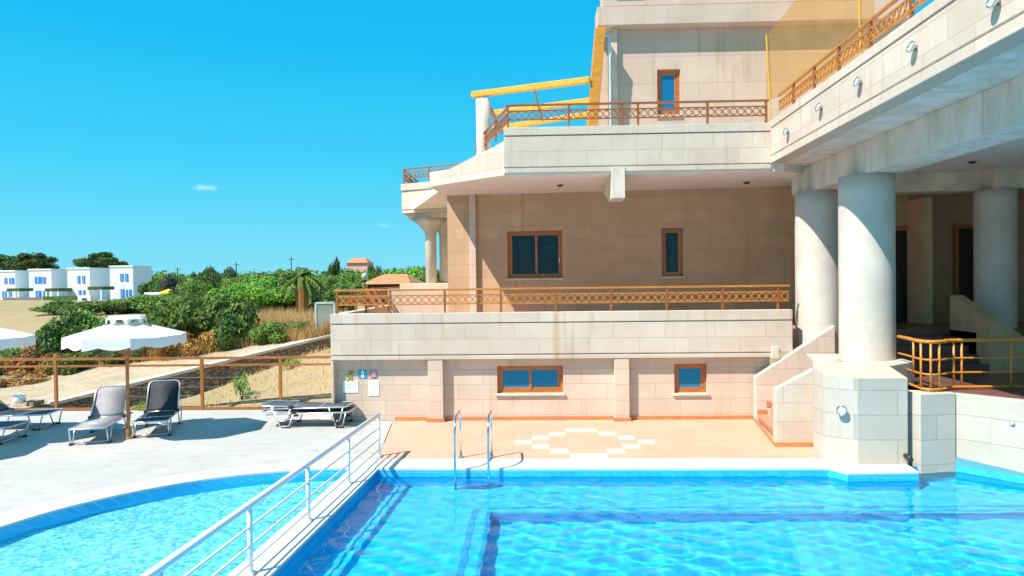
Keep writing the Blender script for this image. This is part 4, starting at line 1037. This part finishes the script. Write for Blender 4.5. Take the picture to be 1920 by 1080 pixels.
def place(r, x, y, hx, hy, z=0):
    r.location = (x, y, z); r.rotation_euler = (0, 0, math.atan2(hy - y, hx - x) - PI / 2)
    return r
f_, h_ = pZ(163, 836), pZ(232, 791)
place(lounger('light grey sling sun lounger with raised back, left of the brown umbrella pole', M['sling_grey'], 53), f_.x, f_.y, h_.x, h_.y)
f_, h_ = pZ(281, 822), pZ(325, 778)
place(lounger('black sling sun lounger with raised back, right of the brown umbrella pole', M['sling_black'], 57), f_.x, f_.y, h_.x, h_.y)
f_ = pZ(104, 800); place(lounger('navy sun lounger seen from the side, its foot end towards the light grey lounger', M['sling_navy'], 40), f_.x, f_.y, f_.x - 3, f_.y - .15)
f_ = pZ(38, 826); place(lounger('navy sun lounger in the umbrella shade at the left edge, nearest the pool', M['sling_slate'], 35), f_.x, f_.y, f_.x - 3, f_.y - .1)
f_ = pZ(500, 797); h_ = pZ(660, 797)
f_ = pZ(652, 796)
place(lounger('flat slate sun lounger at the bottom of the stack beside the building corner', M['sling_slate'], 1), f_.x + .12, f_.y, f_.x - 3, f_.y + .05)
place(lounger('flat slate sun lounger lying on top of another beside the building corner', M['sling_slate'], 1), f_.x + .06, f_.y - .0, f_.x - 3, f_.y + .05, .115)

def umbrella(label, rz=0):
    r = empty('parasol', (0, 0, 0), label, 'umbrella', 'white octagonal parasols on the deck')
    R_, ze, za, n = 1.12, 2.15, 2.46, 8
    cor = lambda k, rr=R_, z=ze: Vector((rr * math.cos(2 * PI * k / n + rz), rr * math.sin(2 * PI * k / n + rz), z))
    m = MB(); m.tube([(0, 0, .02), (0, 0, za + .08)], .034, 12); m.build('pole', M['pole_wood'], r, smooth=True)
    m = MB(); m.lathe(0, 0, [(.075, .0), (.075, .02), (.045, .03), (.045, .2)], 20); m.build('base_collar', M['pole_wood'], r)
    m = MB()
    ri = .24; zi = ze + (za - ze) * .86
    for k in range(n):
        rowsn = 4
        for i in range(rowsn):
            t0, t1 = i / rowsn, (i + 1) / rowsn
            A0 = cor(k).lerp(cor(k, ri, zi), t0); A1 = cor(k).lerp(cor(k, ri, zi), t1); B0 = cor(k + 1).lerp(cor(k + 1, ri, zi), t0); B1 = cor(k + 1).lerp(cor(k + 1, ri, zi), t1)
            sag = lambda t: Vector((0, 0, -.035 * math.sin(PI * t)))
            mA0, mA1 = (A0 + B0) / 2 + sag(.2 + t0 * .6), (A1 + B1) / 2 + sag(.2 + t1 * .6)
            m.add([A0, mA0, mA1, A1], [[0, 1, 2, 3]]); m.add([mA0, B0, B1, mA1], [[0, 1, 2, 3]])
    cv = m.build('canopy', M['canvas'], r, weld=True)
    m = MB()
    for k in range(n):
        N_ = 18
        for i in range(N_):
            q = lambda j: cor(k).lerp(cor(k + 1), j / N_)
            dz = lambda j: -.17 - .055 * abs(math.cos(PI * 1.5 * j / N_ ))
            ou = lambda j: (q(j) * Vector((1, 1, 0))).normalized() * .01
            a, b = q(i) + Vector((0, 0, -.02 * math.sin(PI * i / N_))), q(i + 1) + Vector((0, 0, -.02 * math.sin(PI * (i + 1) / N_)))
            m.add([a, b, q(i + 1) + Vector((0, 0, dz(i + 1))) + ou(i + 1), q(i) + Vector((0, 0, dz(i))) + ou(i)], [[0, 1, 2, 3]])
    m.build('valance', M['canvas'], r)
    m = MB()
    for k in range(n):
        A = cor(k, .37, zi + .07); Bq = cor(k + 1, .37, zi + .07); a = cor(k, .30, zi + .135); b = cor(k + 1, .30, zi + .135)
        m.add([A, Bq, b, a], [[0, 1, 2, 3]]); m.add([a, b, Vector((0, 0, za + .10))], [[0, 1, 2]])
        mid = (A + Bq) / 2
        m.add([A, A.lerp(Bq, .28), A.lerp(Bq, .2) - Vector((0, 0, .075)), A - Vector((0, 0, .09))], [[3, 2, 1, 0]])
        m.add([Bq.lerp(A, .28), Bq, Bq - Vector((0, 0, .09)), Bq.lerp(A, .2) - Vector((0, 0, .075))], [[3, 2, 1, 0]])
    m.build('vent_cap', M['canvas'], r)
    for k in range(n):
        m = MB(); m.bar(cor(k, R_ - .02, ze - .02), cor(k, .05, za - .12), .02, .03); rb = m.build('rib', M['pole_wood'], r)
    m = MB()
    for k in range(n): m.bar(cor(k, R_ * .55, ze + .12), cor(k, .04, 1.72), .016, .022)
    m.lathe(0, 0, [(.06, 1.66), (.06, 1.78)], 14); m.build('runner_and_struts', M['pole_wood'], r)
    return r
UR = rad(-100)
u1 = umbrella('white scalloped parasol standing between the grey and the black lounger', UR); q = pZ(241, 822); u1.location = (q.x, q.y, 0)
u2 = copy_tree(u1); u2['label'] = 'white parasol cut off by the left edge of the picture'; q2 = pZ(-56, 830); u2.location = (q2.x, q2.y, 0)
tip = pZ(40, 858); u3 = copy_tree(u1); u3['label'] = 'white parasol outside the left edge whose shadow point lies on the deck'; u3.location = (tip.x - 2.5, tip.y - .62, 0)

# ------------------------------------------------------------------ fence, stone walls
fe = empty('deck_fence', (-10, 16.55, 0), 'rust-orange post and rail fence along the back of the pale deck', 'fence')
def fz(X): return 1.30
fx = [pY(px, 720, 16.62).x for px in (105, 379, 526)]
stp = fx[1] - fx[0]; fx = [fx[0] - stp * 2, fx[0] - stp, fx[0], fx[1], fx[2], -4.66]
for X in fx:
    m = MB(); m.bar((X, 16.62, -.05), (X, 16.62, 1.30), .065, .065); m.build('post', M['fence'], fe)
for z, h in ((1.31, .06), (1.13, .05), (.03, .07)):
    m = MB(); m.bar((fx[0], 16.62, z), (fx[-1], 16.62, z), .05, h); m.build('rail', M['fence'], fe)
m = MB()
for z in (.35, .58, .82): m.tube([(fx[0], 16.62, z), (fx[-1], 16.62, z)], .004, 4)
m.build('wire', M['alu'], fe)
def stone_wall(s0, s1, zf0, zf1, name, label, off=0., dz=0., drop=.95, origin=(-12.8, 17.2), dirv=None):
    dv = dirv or WD; nv = Vector((dv.y, -dv.x))
    e = empty(name, (origin[0] + dv.x * s0, origin[1] + dv.y * s0, zf0 - drop), label, 'wall')
    m = MB(); c = MB(); n = 14
    for i in range(n):
        ss = [s0 + (s1 - s0) * (i + k) / n for k in (0, 1)]; zz = [zf0 + (zf1 - zf0) * (i + k) / n for k in (0, 1)]
        P = lambda s, o_: (origin[0] + dv.x * s + nv.x * o_, origin[1] + dv.y * s + nv.y * o_)
        m.prism([P(ss[0], .15), P(ss[1], .15), P(ss[1], -.15), P(ss[0], -.15)], [zz[0] - drop, zz[1] - drop, zz[1] - drop, zz[0] - drop], [zz[0] - .07, zz[1] - .07, zz[1] - .07, zz[0] - .07])
        c.prism([P(ss[0], .19), P(ss[1], .19), P(ss[1], -.19), P(ss[0], -.19)], [zz[0] - .068, zz[1] - .068, zz[1] - .068, zz[0] - .068], [zz[0] + .02, zz[1] + .02, zz[1] + .02, zz[0] + .02])
    m.build('stonework', M['stone'], e); c.build('coping', M['stone_cap'], e)
    return e
stone_wall(0, 11, .10, 1.62, 'stone_wall', 'long dark stone retaining wall with pale coping beside the dirt road', drop=1.6)
a = pY(553, 752, 17.2); b = pY(622, 720, 19.0)
stone_wall(0, 3.6, a.z, a.z + (b.z - a.z) * 3.6 / (Vector((b.x - a.x, b.y - a.y)).length), 'stone_wall', 'short stone wall with sloping pale coping beside the building corner',
           origin=(a.x, a.y), dirv=Vector((b.x - a.x, b.y - a.y)).normalized(), drop=.7)
a = pY(-60, 772, 16.95); b = pY(62, 755, 17.2)
stone_wall(0, (Vector((b.x - a.x, b.y - a.y))).length, a.z, b.z, 'stone_wall', 'low stone wall with a square end pier at the left edge behind the fence', origin=(a.x, a.y), dirv=Vector((b.x - a.x, b.y - a.y)).normalized(), drop=.6)
pr = b; q = pY(36, 748, 17.12); e = empty('wall_lantern', (q.x, q.y, q.z - .1), 'small white lantern on the low wall at the left edge', 'lantern')
m = MB(); m.lathe(q.x, q.y, [(.12, q.z - .10), (.15, q.z - .06), (.15, q.z + .08), (.1, q.z + .13)], 18); m.build('globe', M['white_metal'], e, smooth=True)
m = MB(); m.box(q.x - .13, q.x + .13, q.y - .13, q.y + .13, q.z - .24, q.z - .102); m.build('lantern_base', M['stone_cap'], e)
m = MB(); m.box(pr.x - .16, pr.x + .16, pr.y - .2, pr.y + .2, pr.z - .7, pr.z + .05)
tag(m.build('wall_pier', M['stone'], bevel=.01), 'square stone pier at the right end of the low wall at the left edge', 'pier')

# ------------------------------------------------------------------ vegetation
def leaf_cloud(m, lobes, n, size, flat=.3, rnd=random):
    for _ in range(n):
        (c, r) = rnd.choice(lobes)
        d = Vector((rnd.gauss(0, 1), rnd.gauss(0, 1), rnd.gauss(0, 1))).normalized()
        k = rnd.random() ** .45
        p = Vector(c) + Vector((d.x * r[0], d.y * r[1], d.z * r[2])) * k
        nrm = (d + Vector((rnd.gauss(0, .5), rnd.gauss(0, .5), rnd.gauss(.25, .5)))).normalized()
        a = nrm.orthogonal().normalized(); a.rotate(Matrix.Rotation(rnd.random() * 6.28, 3, nrm)); b = nrm.cross(a)
        s = size * rnd.uniform(.6, 1.35)
        m.add([p - a * s, p - b * s * .5 + nrm * s * .12, p + a * s, p + b * s * .5 + nrm * s * .12], [[0, 1, 2, 3]])
def bush_mesh(seed, n, size, h=1.0, spread=1.0, lob=9):
    rnd = random.Random(seed); m = MB()
    lobes = []
    for i in range(lob):
        a = rnd.random() * 6.28; rr_ = spread * math.sqrt(rnd.random()) * .75; z = h * rnd.uniform(.22, .78) * (1 - .35 * rr_ / spread)
        q = rnd.uniform(.26, .46) * spread
        lobes.append(((rr_ * math.cos(a), rr_ * math.sin(a), z), (q, q, q * .75)))
    leaf_cloud(m, lobes, n, size, rnd=rnd)
    for i in range(5):
        a = rnd.random() * 6.28; m.cur = 1
        m.tube([(0, 0, 0), (math.cos(a) * .2, math.sin(a) * .2, h * .35), (math.cos(a) * .42 * spread, math.sin(a) * .42 * spread, h * .62)], .03, 5, rr=[.035, .025, .01])
    m.cur = 0
    return m
PROTO = {}
def proto_mesh(key, mb, mats):
    me = bpy.data.meshes.new(key); me.from_pydata(mb.v, [], mb.f)
    for q in mats: me.materials.append(q)
    me.polygons.foreach_set('material_index', mb.mi); me.update(); PROTO[key] = me
for i in range(4):
    proto_mesh('green%d' % i, bush_mesh(i, 5200, .055, .95, 1.0, 12), [M['leaf'], M['bark']])
    proto_mesh('dark%d' % i, bush_mesh(10 + i, 4800, .06, .95, 1.0, 11), [M['leaf_dark'], M['bark']])
    proto_mesh('bright%d' % i, bush_mesh(20 + i, 4200, .06, .9, 1.0, 10), [M['leaf_bright'], M['bark']])
    proto_mesh('dry%d' % i, bush_mesh(30 + i, 3200, .055, .8, 1.0, 9), [M['leaf_dry'], M['bark']])
proto_mesh('weed', bush_mesh(55, 330, .075, 1.0, 1.0, 12), [M['leaf_bright'], M['bark']])
proto_mesh('purple0', bush_mesh(41, 3600, .06, 1.0, 1.0, 10), [M['leaf_purple'], M['bark']])
def plant(key, px, py_base, Y, width_px, height_px, name, label, cat, group):
    """a plant whose foot stands on the terrain at distance Y in the direction of the photo column px"""
    if Y is None:
        q = pT(px, py_base); Y = q.y
    q = pY(px, 525, Y); z = terrain(q.x, Y) - .08
    k = Y / F
    o = bpy.data.objects.new(name, PROTO[key]); COL.objects.link(o)
    top = pY(px, py_base - height_px, Y).z
    hz = max(.3, (top - z) / .95); wx_ = max(.3, width_px * k / 2 / .95)
    o.location = (q.x, Y, z); o.scale = (wx_, wx_ * random.uniform(.9, 1.15), hz); o.rotation_euler = (0, 0, random.random() * 6.28)
    return tag(o, label, cat, group)
rnd = random.Random(3)
# front row behind the fence / beyond the road  (px, foot y, distance, width px, height px, kind)
front = [(-30, 706, None, 110, 66, 'green'), (20, 700, None, 90, 50, 'green'), (62, 702, None, 90, 66, 'dry'), (100, 700, None, 70, 44, 'dry'), (30, 722, None, 90, 30, 'dry'), (120, 678, None, 110, 100, 'dark'), (160, 668, None, 120, 95, 'green'),
         (145, 695, None, 90, 42, 'green'), (190, 688, None, 80, 40, 'dark'), (215, 682, None, 60, 32, 'dry'), (265, 676, None, 70, 36, 'green'),
         (305, 674, None, 90, 52, 'dry'), (345, 668, None, 100, 56, 'dry'), (385, 660, None, 80, 52, 'dry'), (330, 640, None, 130, 78, 'dark'), (390, 645, None, 150, 112, 'green'), (430, 652, None, 90, 76, 'dark'),
         (270, 648, None, 120, 62, 'green'), (455, 640, None, 60, 42, 'dry'), (500, 646, None, 70, 46, 'green'), (548, 634, None, 60, 38, 'green'), (470, 632, None, 46, 28, 'dry'), (225, 640, None, 120, 60, 'dark')]
mid = [(110, 600, 46, 80, 30, 'green'), (135, 596, 48, 80, 34, 'bright'), (240, 590, 50, 100, 34, 'dark'), (300, 588, 52, 90, 36, 'green'), (205, 620, 42, 130, 62, 'green'), (260, 610, 44, 140, 60, 'green'), (320, 605, 44, 130, 58, 'green'), (160, 610, 45, 110, 55, 'dark'), (365, 605, 46, 110, 68, 'dark'), (415, 600, 48, 110, 60, 'green'),
       (450, 600, 45, 100, 70, 'bright'), (500, 590, 48, 120, 62, 'bright'), (545, 585, 50, 120, 58, 'green'), (590, 580, 50, 110, 50, 'dark'), (480, 580, 55, 90, 50, 'green'), (425, 580, 58, 80, 40, 'bright'), (620, 575, 48, 90, 45, 'dark')]
back = [(300, 560, 95, 70, 46, 'dark'), (330, 555, 90, 60, 48, 'purple'), (365, 560, 88, 70, 42, 'green'), (405, 555, 96, 80, 48, 'dark'), (440, 558, 90, 80, 46, 'green'), (480, 556, 88, 80, 44, 'bright'),
        (520, 558, 92, 90, 56, 'green'), (600, 556, 90, 80, 48, 'green'), (640, 556, 92, 90, 52, 'green'), (690, 552, 110, 100, 46, 'bright'), (730, 552, 105, 90, 50, 'green'), (770, 552, 100, 80, 58, 'bright'), (800, 552, 100, 70, 60, 'green'),
        (835, 552, 102, 60, 55, 'green'), (660, 545, 70, 70, 25, 'green')]
far = [(390, 545, 170, 40, 52, 'dark'), (415, 545, 175, 44, 54, 'dark'), (375, 545, 172, 24, 46, 'dark'), (545, 540, 180, 44, 48, 'dark'), (560, 540, 176, 30, 38, 'purple'), (628, 540, 185, 34, 60, 'dark'), (700, 540, 190, 40, 54, 'dark'),
       (748, 540, 190, 30, 52, 'dark'), (610, 540, 188, 30, 40, 'dark'), (275, 545, 160, 40, 34, 'dark'), (455, 540, 200, 60, 30, 'green'), (500, 540, 200, 70, 32, 'dark'), (660, 540, 195, 60, 40, 'green'), (590, 540, 198, 60, 36, 'dark'), (780, 540, 190, 50, 48, 'green')]
KN = {'green': 'leafy green', 'dark': 'dark green', 'bright': 'bright green', 'dry': 'dry brown', 'purple': 'grey-purple'}
cnt = {}
for row, where, grp in ((front, 'just beyond the dirt road', 'bushes beyond the dirt road'), (mid, 'in the thicket behind the parasol', 'thicket behind the parasol'),
                        (back, 'in the green belt below the skyline', 'green belt below the skyline'), (far, 'standing up on the skyline', 'trees on the skyline')):
    row = sorted(row); per = {}
    for (px, py, Y, wp, hp, kd) in row:
        tot = sum(1 for r in row if r[5] == kd); i = per.get(kd, 0); per[kd] = i + 1
        noun = 'tree' if row is far or (back and row[0] in far) else 'bush'
        noun = 'tree' if grp == 'trees on the skyline' else 'bush'
        lab = KN[kd] + ' ' + noun + ' ' + where + (', ' + ORD[i] + ' such from the left' if tot > 1 else '')
        n_ = cnt.get(kd, 0); cnt[kd] = n_ + 1
        plant(kd + str(0 if kd == 'purple' else n_ % 4), px, py, Y, wp * 1.15, hp, noun, lab, noun, grp)
# saplings on the soil slope
for px, py, Y, wp, hp, lab in ((450, 752, None, 40, 70, 'small yellow-green weed on the soil slope left of the last fence post'), (265, 774, None, 40, 26, 'low bright green weed behind the brown umbrella pole'), (545, 690, None, 40, 26, 'green weed at the foot of the stone wall right of the last fence post')):
    plant('weed', px, py, Y, wp, hp, 'weed', lab, 'plant', None)
# pine trees behind the houses
def pine(px, pt, pb, Y, wpx, seed, label):
    q = pY(px, 525, Y); z = terrain(q.x, Y); k = Y / F; W = wpx * k / 2; zt = pY(px, pt, Y).z; zb_ = pY(px, pb, Y).z
    e = empty('pine_tree', (q.x, Y, z), label, 'tree', 'umbrella pines behind the white houses')
    r = random.Random(seed); m = MB()
    m.tube([(q.x, Y, z), (q.x + .2, Y, (z + zb_) / 2), (q.x, Y, zb_ + 1)], .4, 8, rr=[.5, .38, .25])
    lobes = []
    for i in range(26):
        a = r.random() * 6.28; rr_ = W * math.sqrt(r.random()) * .85; c = math.sqrt(max(0, 1 - (rr_ / W) ** 2))
        zz = zb_ + (zt - zb_) * (.05 + .78 * c * r.uniform(.1, 1)); s = W * r.uniform(.2, .32)
        lobes.append(((q.x + rr_ * math.cos(a), Y + rr_ * math.sin(a), zz), (s, s, s * .6)))
        if i % 3 == 0: m.tube([(q.x, Y, zb_), (q.x + rr_ * math.cos(a) * .6, Y + rr_ * math.sin(a) * .6, zz - .6)], .1, 5, rr=[.16, .06])
    m.build('trunk', M['bark'], e)
    c = MB(); leaf_cloud(c, lobes, 9000, .27, rnd=r); c.build('crown', M['leaf_dark'], e)
pine(-8, 470, 512, 150, 90, 1, 'wide dark umbrella pine at the left edge behind the first white house')
pine(62, 469, 512, 148, 96, 2, 'round umbrella pine behind the second white house')
pine(192, 469, 506, 146, 86, 3, 'round umbrella pine standing alone behind the third white house')
# palm
q = pY(566, 545, 44); e = empty('palm_tree', (q.x, 44, terrain(q.x, 44)), 'shaggy palm tree with an orange-brown trunk among the bushes', 'tree')
z0 = terrain(q.x, 44); zt = pY(566, 518, 44).z
m = MB(); m.tube([(q.x, 44, z0), (q.x, 44, zt)], .3, 10, rr=[.42, .34]); m.build('trunk', plain('palm_trunk', (.30, .14, .04), .9, var=.3, scale=8, bumps=.5), e)
m = MB(); r = random.Random(5)
for i in range(34):
    a = r.random() * 6.28; el = r.uniform(-.5, 1.3); L = r.uniform(1.2, 1.8); d = Vector((math.cos(a) * math.cos(el), math.sin(a) * math.cos(el), math.sin(el)))
    prev = None
    for k in range(9):
        t = k / 8; p = Vector((q.x, 44, zt)) + d * L * t + Vector((0, 0, -1.0 * t * t))
        if prev is not None:
            sd = d.cross(Vector((0, 0, 1))); sd = (sd if sd.length > .1 else Vector((1, 0, 0))).normalized()
            for s in (-1, 1):
                m.add([prev, p, p + sd * s * .30 * (1 - t * .6) + Vector((0, 0, -.16)), prev + sd * s * .10], [[0, 1, 2, 3]])
        prev = p
m.build('crown', M['leaf'], e)
# dry grass and far wood
m = MB(); r = random.Random(11)
def blades(m, n, fx_, hh, wd):
    for _ in range(n):
        X, Y = fx_(); z = terrain(X, Y); h = hh * r.uniform(.5, 1.3); a = r.random() * 6.28; l = r.gauss(0, .25) * h; w_ = wd
        m.add([(X - w_ * math.cos(a), Y - w_ * math.sin(a), z - .02), (X + w_ * math.cos(a), Y + w_ * math.sin(a), z - .02), (X + l, Y + r.gauss(0, .2) * h, z + h)], [[0, 1, 2]])
def in_slope():
    q = pT(r.uniform(430, 650), r.uniform(572, 640)); return q.x, q.y
def in_edge():
    i = r.uniform(0, len(far_e) - 1.01); a = Vector(far_e[int(i)]).lerp(Vector(far_e[int(i) + 1]), i % 1); k = abs(r.gauss(0, 1.3)) - .15; return a.x - WD.y * k, a.y + WD.x * k
blades(m, 9000, in_slope, .55, .018); blades(m, 7000, in_edge, .45, .014)
tag(m.build('dry_grass', M['straw']), 'tall dry straw-coloured grass on the slope beyond the dirt road', 'grass', kind='stuff')
m = MB(); r = random.Random(12)
def in_soil():
    X = r.uniform(-9, -4.8); Y = r.uniform(16.8, 21); return X, Y
blades(m, 900, in_soil, .14, .012)
tag(m.build('sparse_grass', M['straw']), 'sparse dry tufts on the soil slope behind the fence', 'grass', kind='stuff')
m = MB(); r = random.Random(13); lobes = []
for i in range(230):
    px = r.uniform(250, 900); Y = r.uniform(230, 330); q = pY(px, r.uniform(520, 536), Y); s = r.uniform(2.5, 4.5)
    lobes.append(((q.x, Y, q.z), (s * 1.5, s, s * .7)))
leaf_cloud(m, lobes, 22000, .75, rnd=r)
tag(m.build('distant_woodland', M['leaf']), 'distant green woodland along the horizon', 'woodland', kind='stuff')

# ------------------------------------------------------------------ far buildings
def white_house(x0, xm, x1, yt, yb, Y, label, wins, side_win=None):
    """front face between columns x0..xm, side face xm..x1 (receding)"""
    a, b = pY(x0, yt, Y), pY(xm, yt, Y); zt = a.z; zb_ = pY(x0, yb, Y).z
    e = empty('white_house', ((a.x + b.x) / 2, Y, zb_), label, 'house', 'white cube houses with blue shutters')
    depth = 9.0
    ang = Vector((.32, 1)).normalized()
    c = pY(x1, yt, Y + 5).x
    poly = [(a.x, Y), (b.x, Y), (c, Y + 5), (a.x + c - b.x, Y + 5)]
    m = MB(); m.prism(poly, zb_ - 1, zt); m.build('wall', M['house_white'], e)
    m = MB(); m.prism([(a.x - .1, Y - .1), (b.x + .05, Y - .1), (c + .1, Y + 5.1), (a.x + c - b.x, Y + 5.1)], zt + .002, zt + .25); m.build('roof_parapet', M['house_white'], e)
    for (wx0, wy0, wx1, wy1) in wins:
        p, q = pY(wx0, wy0, Y - .05), pY(wx1, wy1, Y - .05)
        m = MB(); m.box(p.x, q.x, Y - .08, Y - .003, q.z, p.z); wn = m.build('window', M['shutter'], e)
        m = MB(); m.box(p.x + (q.x - p.x) * .46, p.x + (q.x - p.x) * .54, Y - .1, Y - .082, q.z, p.z); m.build('mullion', M['house_white'], wn)
    m = MB(); qq = Vector((b.x * .35 + c * .65, Y + 3.25)); m.box(qq.x - .1, qq.x + .35, qq.y - 1.6, qq.y - 1.2, zt - 3.2, zt - 2); m.build('side_recess', M['interior'], e) if False else None
    return e
white_house(-30, 28, 54, 510, 566, 112, 'white cube house cut by the left edge, lowest roof of the four', [(8, 521, 13, 532), (17, 521, 26, 532), (4, 546, 14, 558), (17, 547, 22, 556)])
white_house(54, 96, 126, 507, 566, 110, 'white cube house second from the left', [(65, 519, 77, 531), (79, 519, 85, 531), (67, 545, 77, 558), (81, 545, 91, 558)])
white_house(126, 168, 205, 505, 570, 107, 'white cube house third from the left, behind the blue gate', [(145, 517, 150, 531), (154, 517, 159, 531), (147, 544, 152, 556), (155, 544, 160, 556)])
white_house(206, 249, 284, 501, 570, 104, 'white cube house at the right end of the row, highest of the four', [(225, 513, 231, 527), (234, 513, 240, 527), (226, 542, 233, 557), (236, 543, 247, 556)])
for x0, x1, y, Y, lab in ((30, 54, 541, 108, 'dark pergola roof between the first and second white houses'), (101, 127, 541, 106, 'dark pergola roof between the second and third white houses'), (180, 207, 538, 102, 'dark pergola roof between the third and fourth white houses')):
    a, b = pY(x0, y, Y), pY(x1, y + 5, Y); e = empty('terrace_pergola', (a.x, Y, terrain(a.x, Y)), lab, 'pergola', 'dark pergolas between the white houses')
    m = MB(); m.box(a.x, b.x, Y - 2, Y + 1, b.z, a.z + .05); m.build('roof', M['leaf_dark'], e)
    for x in (a.x + .2, b.x - .2): m = MB(); m.bar((x, Y - 1.9, b.z), (x, Y - 1.9, terrain(a.x, Y) - .5), .2, .2); m.build('post', M['house_white'], e)
a, b = pY(-40, 573, 98), pY(146, 569, 98)
gw = empty('garden_wall', (a.x, 98, a.z - 2), 'long low white garden wall in front of the white houses', 'wall')
m = MB(); m.box(a.x, b.x, 98, 98.4, a.z - 2.2, a.z - .15); m.build('wall_base', M['house_white'], gw)
c1, c2 = pY(6, 557, 98.2), pY(77, 567, 98.2); m = MB(); m.box(c1.x, c2.x, 98.15, 98.25, c2.z - .3, c1.z - .1); m.build('grey_panel', plain('grey_slat', (.2, .18, .18), .8), gw)
c1, c2 = pY(80, 557, 98.2), pY(144, 567, 98.2); m = MB(); m.box(c1.x, c2.x, 98.15, 98.25, c2.z - .3, c1.z + .1); m.build('grey_panel', M['leaf_dark'], gw)
a, b = pY(146, 554, 97), pY(170, 585, 97); gg = empty('garden_gate', (a.x, 97, b.z - .6), 'white gateway with a blue door below the third white house', 'gate')
m = MB(); m.box(a.x, a.x + .55, 97, 97.5, b.z - .8, a.z); m.box(b.x - .5, b.x, 97, 97.5, b.z - .8, a.z); m.box(a.x + .55, b.x - .5, 97, 97.5, a.z - .4, a.z); m.build('gate_pillar', M['house_white'], gg)
m = MB(); m.box(a.x + .56, b.x - .51, 97.15, 97.25, b.z - .8, a.z - .41); m.build('door', M['shutter'], gg)
# white shelter with yellow parasol
a, b = pY(282, 548, 92), pY(345, 568, 92); e = empty('pool_bar', (a.x, 92, b.z - 1), 'low white flat-roofed shelter right of the white houses', 'shelter')
m = MB(); m.box(a.x, b.x, 90.5, 94, a.z - .35, a.z); m.build('roof', M['house_white'], e)
m = MB(); m.box(a.x + .4, b.x - .3, 92.5, 93.8, b.z - .6, a.z - .36); m.build('wall', M['dark_timber'], e)
for x in (a.x + .1, (a.x + b.x) / 2 + .4, b.x - .8): m = MB(); m.box(x, x + .6, 90.7, 91.2, b.z - 1.2, a.z - .352); m.build('pillar', M['house_white'], e)
q = pY(316, 549, 89); e = empty('far_parasol', (q.x, 89, q.z - 2), 'small yellow parasol far off beside the white shelter', 'umbrella')
m = MB(); m.lathe(q.x, 89, [(1.25, q.z - .05), (.9, q.z + .18), (.06, q.z + .55)], 12); m.build('canopy', M['yellow_cloth'], e)
m = MB(); m.tube([(q.x, 89, q.z - 2.6), (q.x, 89, q.z + .3)], .05, 6); m.build('pole', M['white_metal'], e)
# tiled hut
def hut(px0, px1, pyr, pye, Y, label, wallm, dpt=5, name='tiled_hut'):
    a, b = pY(px0, pye, Y), pY(px1, pye, Y); zr = pY(px0, pyr, Y).z; zg = terrain(a.x, Y) - .5
    e = empty(name, ((a.x + b.x) / 2, Y, zg), label, 'hut' if name == 'tiled_hut' else 'house')
    m = MB(); m.box(a.x + .3, b.x - .3, Y, Y + dpt, zg, a.z - .02); m.build('wall', wallm, e)
    m = MB(); xm = a.x + (b.x - a.x) * .25
    m.add([(a.x, Y - .5, a.z), (b.x, Y - .5, a.z), (b.x, Y + dpt + .5, a.z), (a.x, Y + dpt + .5, a.z), (xm, Y + dpt * .5, zr), (b.x - (b.x - a.x) * .25, Y + dpt * .5, zr)], [[0, 1, 5, 4], [1, 2, 5], [2, 3, 4, 5], [3, 0, 4], [0, 3, 2, 1]])
    m.build('roof', M['roof_tile'], e); return e
hut(680, 772, 514, 533, 40, 'low hut with an orange tiled roof behind the left end of the balcony', M['dark_timber'])
hut(648, 690, 483, 493, 210, 'small pink house with a tiled roof on the skyline', M['pink_wall'], 8, 'hill_house')
q = pY(684, 518, 36); e = empty('globe_lamp', (q.x, 36, 0), 'grey globe lamp on a post in front of the tiled hut', 'street lamp')
m = MB(); m.lathe(q.x, 36, [(.05, q.z - .19), (.14, q.z - .13), (.19, q.z), (.14, q.z + .13), (.05, q.z + .19)], 16); m.build('globe', plain('grey_globe', (.4, .43, .45), .3), e, smooth=True)
m = MB(); m.tube([(q.x, 36, 0), (q.x, 36, q.z - .18)], .04, 8); m.build('post', M['dark_timber'], e)
for px, pt, lab in ((546, 482, 'thin utility pole among the dark skyline trees'), (333, 501, 'thin utility pole left of the skyline trees'), (443, 492, 'thin utility pole in the gap between skyline trees')):
    q = pY(px, pt, 170); e = empty('utility_pole', (q.x, 170, terrain(q.x, 170)), lab, 'pole', 'utility poles on the skyline')
    m = MB(); m.tube([(q.x, 170, terrain(q.x, 170)), (q.x, 170, q.z)], .11, 6); m.build('mast', M['dark_timber'], e)
    m = MB(); m.bar((q.x - .8, 170, q.z - .6), (q.x + .8, 170, q.z - .6), .12, .12); m.build('cross_arm', M['dark_timber'], e)
# wire mesh panel behind the building corner
a, b = pY(592, 568, 24), pY(628, 640, 24); e = empty('mesh_gate', (a.x, 24, b.z), 'grey-green wire mesh panel behind the left corner of the balcony', 'gate')
m = MB(); m.bar((a.x, 24, b.z), (a.x, 24, a.z), .06, .06); m.bar((a.x, 24, a.z), (b.x, 24, a.z), .06, .06); m.bar((b.x, 24, b.z), (b.x, 24, a.z), .06, .06); m.build('gate_frame', plain('pale_green_steel', (.42, .55, .52), .5), e)
m = MB(); m.box(a.x + .03, b.x, 23.995, 24.005, b.z, a.z - .03); m.build('mesh_infill', M['wire'], e)

for o in COL.objects:
    if o.parent is None and 'label' in o and not 4 <= len(o['label'].split()) <= 16: print('LABEL', len(o['label'].split()), o['label'])
